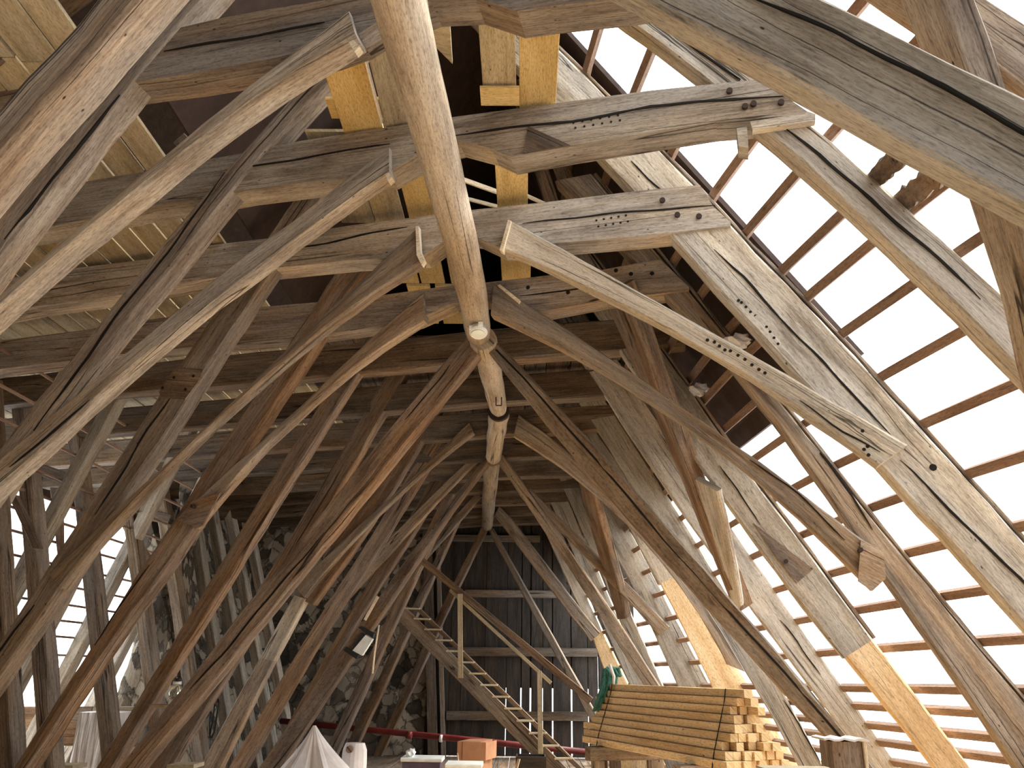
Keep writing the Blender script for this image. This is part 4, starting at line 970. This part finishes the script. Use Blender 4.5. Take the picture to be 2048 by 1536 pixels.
# light fitting strapped to the middle left strut
fc = VC[2]-.02
lf_c = at(722, 1285, fc)
lf = empty('strip_light', lf_c); tag(lf, 'short strip light in black clamps on the middle left strut', 'light fitting')
def fslab(name, poly, t, mat): o = slab(name, fc, poly, t, mat, parent=lf); return o
fslab('clamp', [(716,1255),(722,1252),(748,1267),(745,1276)], .06, 'black')
fslab('clamp', [(686,1300),(692,1294),(716,1310),(712,1318)], .06, 'black')
slab('housing', fc-.02, [(722,1266),(731,1271),(713,1304),(704,1299)], .05, 'black', parent=lf)
slab('diffuser', fc-.03, [(731,1270),(745,1278),(724,1311),(705,1301)], .05, 'white', parent=lf)
bar('splinter', at(756, 1193, VC[2]-.01), at(730, 1240, VC[2]-.01), .02, .04, 'peg', strut[2], label='pale splinter standing off the strut')
tube('thin_rod', [at(758, 1250, 10.5), at(750, 1300, 10.5), at(745, 1347, 10.5)], .012, 'peg', seg=6, label='thin pale rod hanging beside the strip light', cat='rod')
tg = aty(762, 1361, GY-.2); disc_ = tube('insulator', [tg+V((0, 0, -.06)), tg+V((0, 0, .06))], .035, 'white', label='small white insulator on the masonry right of the left rafters', cat='insulator')
# plastic foil and broken boards on the roof battens
for x, y, c, lab in ((1398, 780, 7.3, 'crumpled pale foil at the edge of the covered roof, lower piece'), (1478, 683, 6.1, 'crumpled pale foil at the edge of the covered roof, upper piece')):
    bm = bmesh.new(); bmesh.ops.create_icosphere(bm, subdivisions=3, radius=.085); o_ = at(x, y, c)
    for v in bm.verts: v.co = V((v.co.x*1.2, v.co.y*.5, v.co.z*.7))*(1+.6*noise.noise(v.co*22))+o_
    tag(link('foil', bm, 'sheet'), lab, 'foil')
for i, (p, q, w) in enumerate([((1742,362),(1806,300),.09), ((1795,408),(1882,338),.10)]):
    a = at(*p, 4.35); b_ = at(*q, 3.75)
    random.seed(i); n = 12; rings = []
    ax = (b_-a).normalized(); sd = ax.cross(V((.8, 0, .6))).normalized(); nn = sd.cross(ax)
    for k in range(n):
        t = k/(n-1); ww = w*(.5+.25*random.random())*(1 if 0 < k < n-1 else .4)
        c_ = a+(b_-a)*t; rings.append([c_-sd*ww+nn*.01, c_+sd*ww*(.6+.5*random.random())+nn*.01, c_+sd*ww*.7-nn*.012, c_-sd*ww-nn*.012])
    bm = bmesh.new(); loft(bm, rings); tag(link('splintered_board', bm, 'brown'), 'splintered brown board across the upper right sky opening, %s one' % ('left', 'right')[i], 'board')

# clutter between the boxes and the stair
LOCAL[0] = False
p = aty(1062, 1513, 12.6)
ck = empty('dark_crate', V((p.x, 12.8, 0))); tag(ck, 'low dark crate on the floor under the foot of the stair', 'crate')
LOCAL[0] = True
for sx in (-1, 1): obox('side', (sx*.2, 0, p.z/2), (0, .2, 0), (.012, 0, 0), (0, 0, p.z/2), 'gable', ck, ch=.002)
for sy in (-1, 1): obox('side', (0, sy*.2, p.z/2), (.21, 0, 0), (0, .012, 0), (0, 0, p.z/2), 'gable', ck, ch=.002)
obox('bottom', (0, 0, .015), (.19, 0, 0), (0, .19, 0), (0, 0, .012), 'gable', ck, ch=.002)
LOCAL[0] = False
a = aty(1018, 1545, 12.2); b_ = aty(1038, 1518, 12.4); bar('broken_slat', V((a.x, a.y, .02)), b_, .04, .02, 'tan', label='pale broken slat leaning between the cardboard box and the dark crate', cat='slat')
a = aty(922, 1535, 11.6); b_ = aty(915, 1506, 11.6); tube('twig', [V((a.x, a.y, .03)), V((a.x-.01, a.y, b_.z*.6)), b_], .007, 'peg', seg=6, label='thin curved twig standing left of the cardboard box', cat='twig')
for i, (x, w) in enumerate([(1200, .13)]):
    p = aty(x, 1480, 7.35); bar('support_post', V((p.x, 7.45, 0)), V((p.x, 7.45, EYE-.56)), .13, .10, 'pale', up=(0, 1, 0), label='rough grey post under the far end of the batten stack', cat='post')
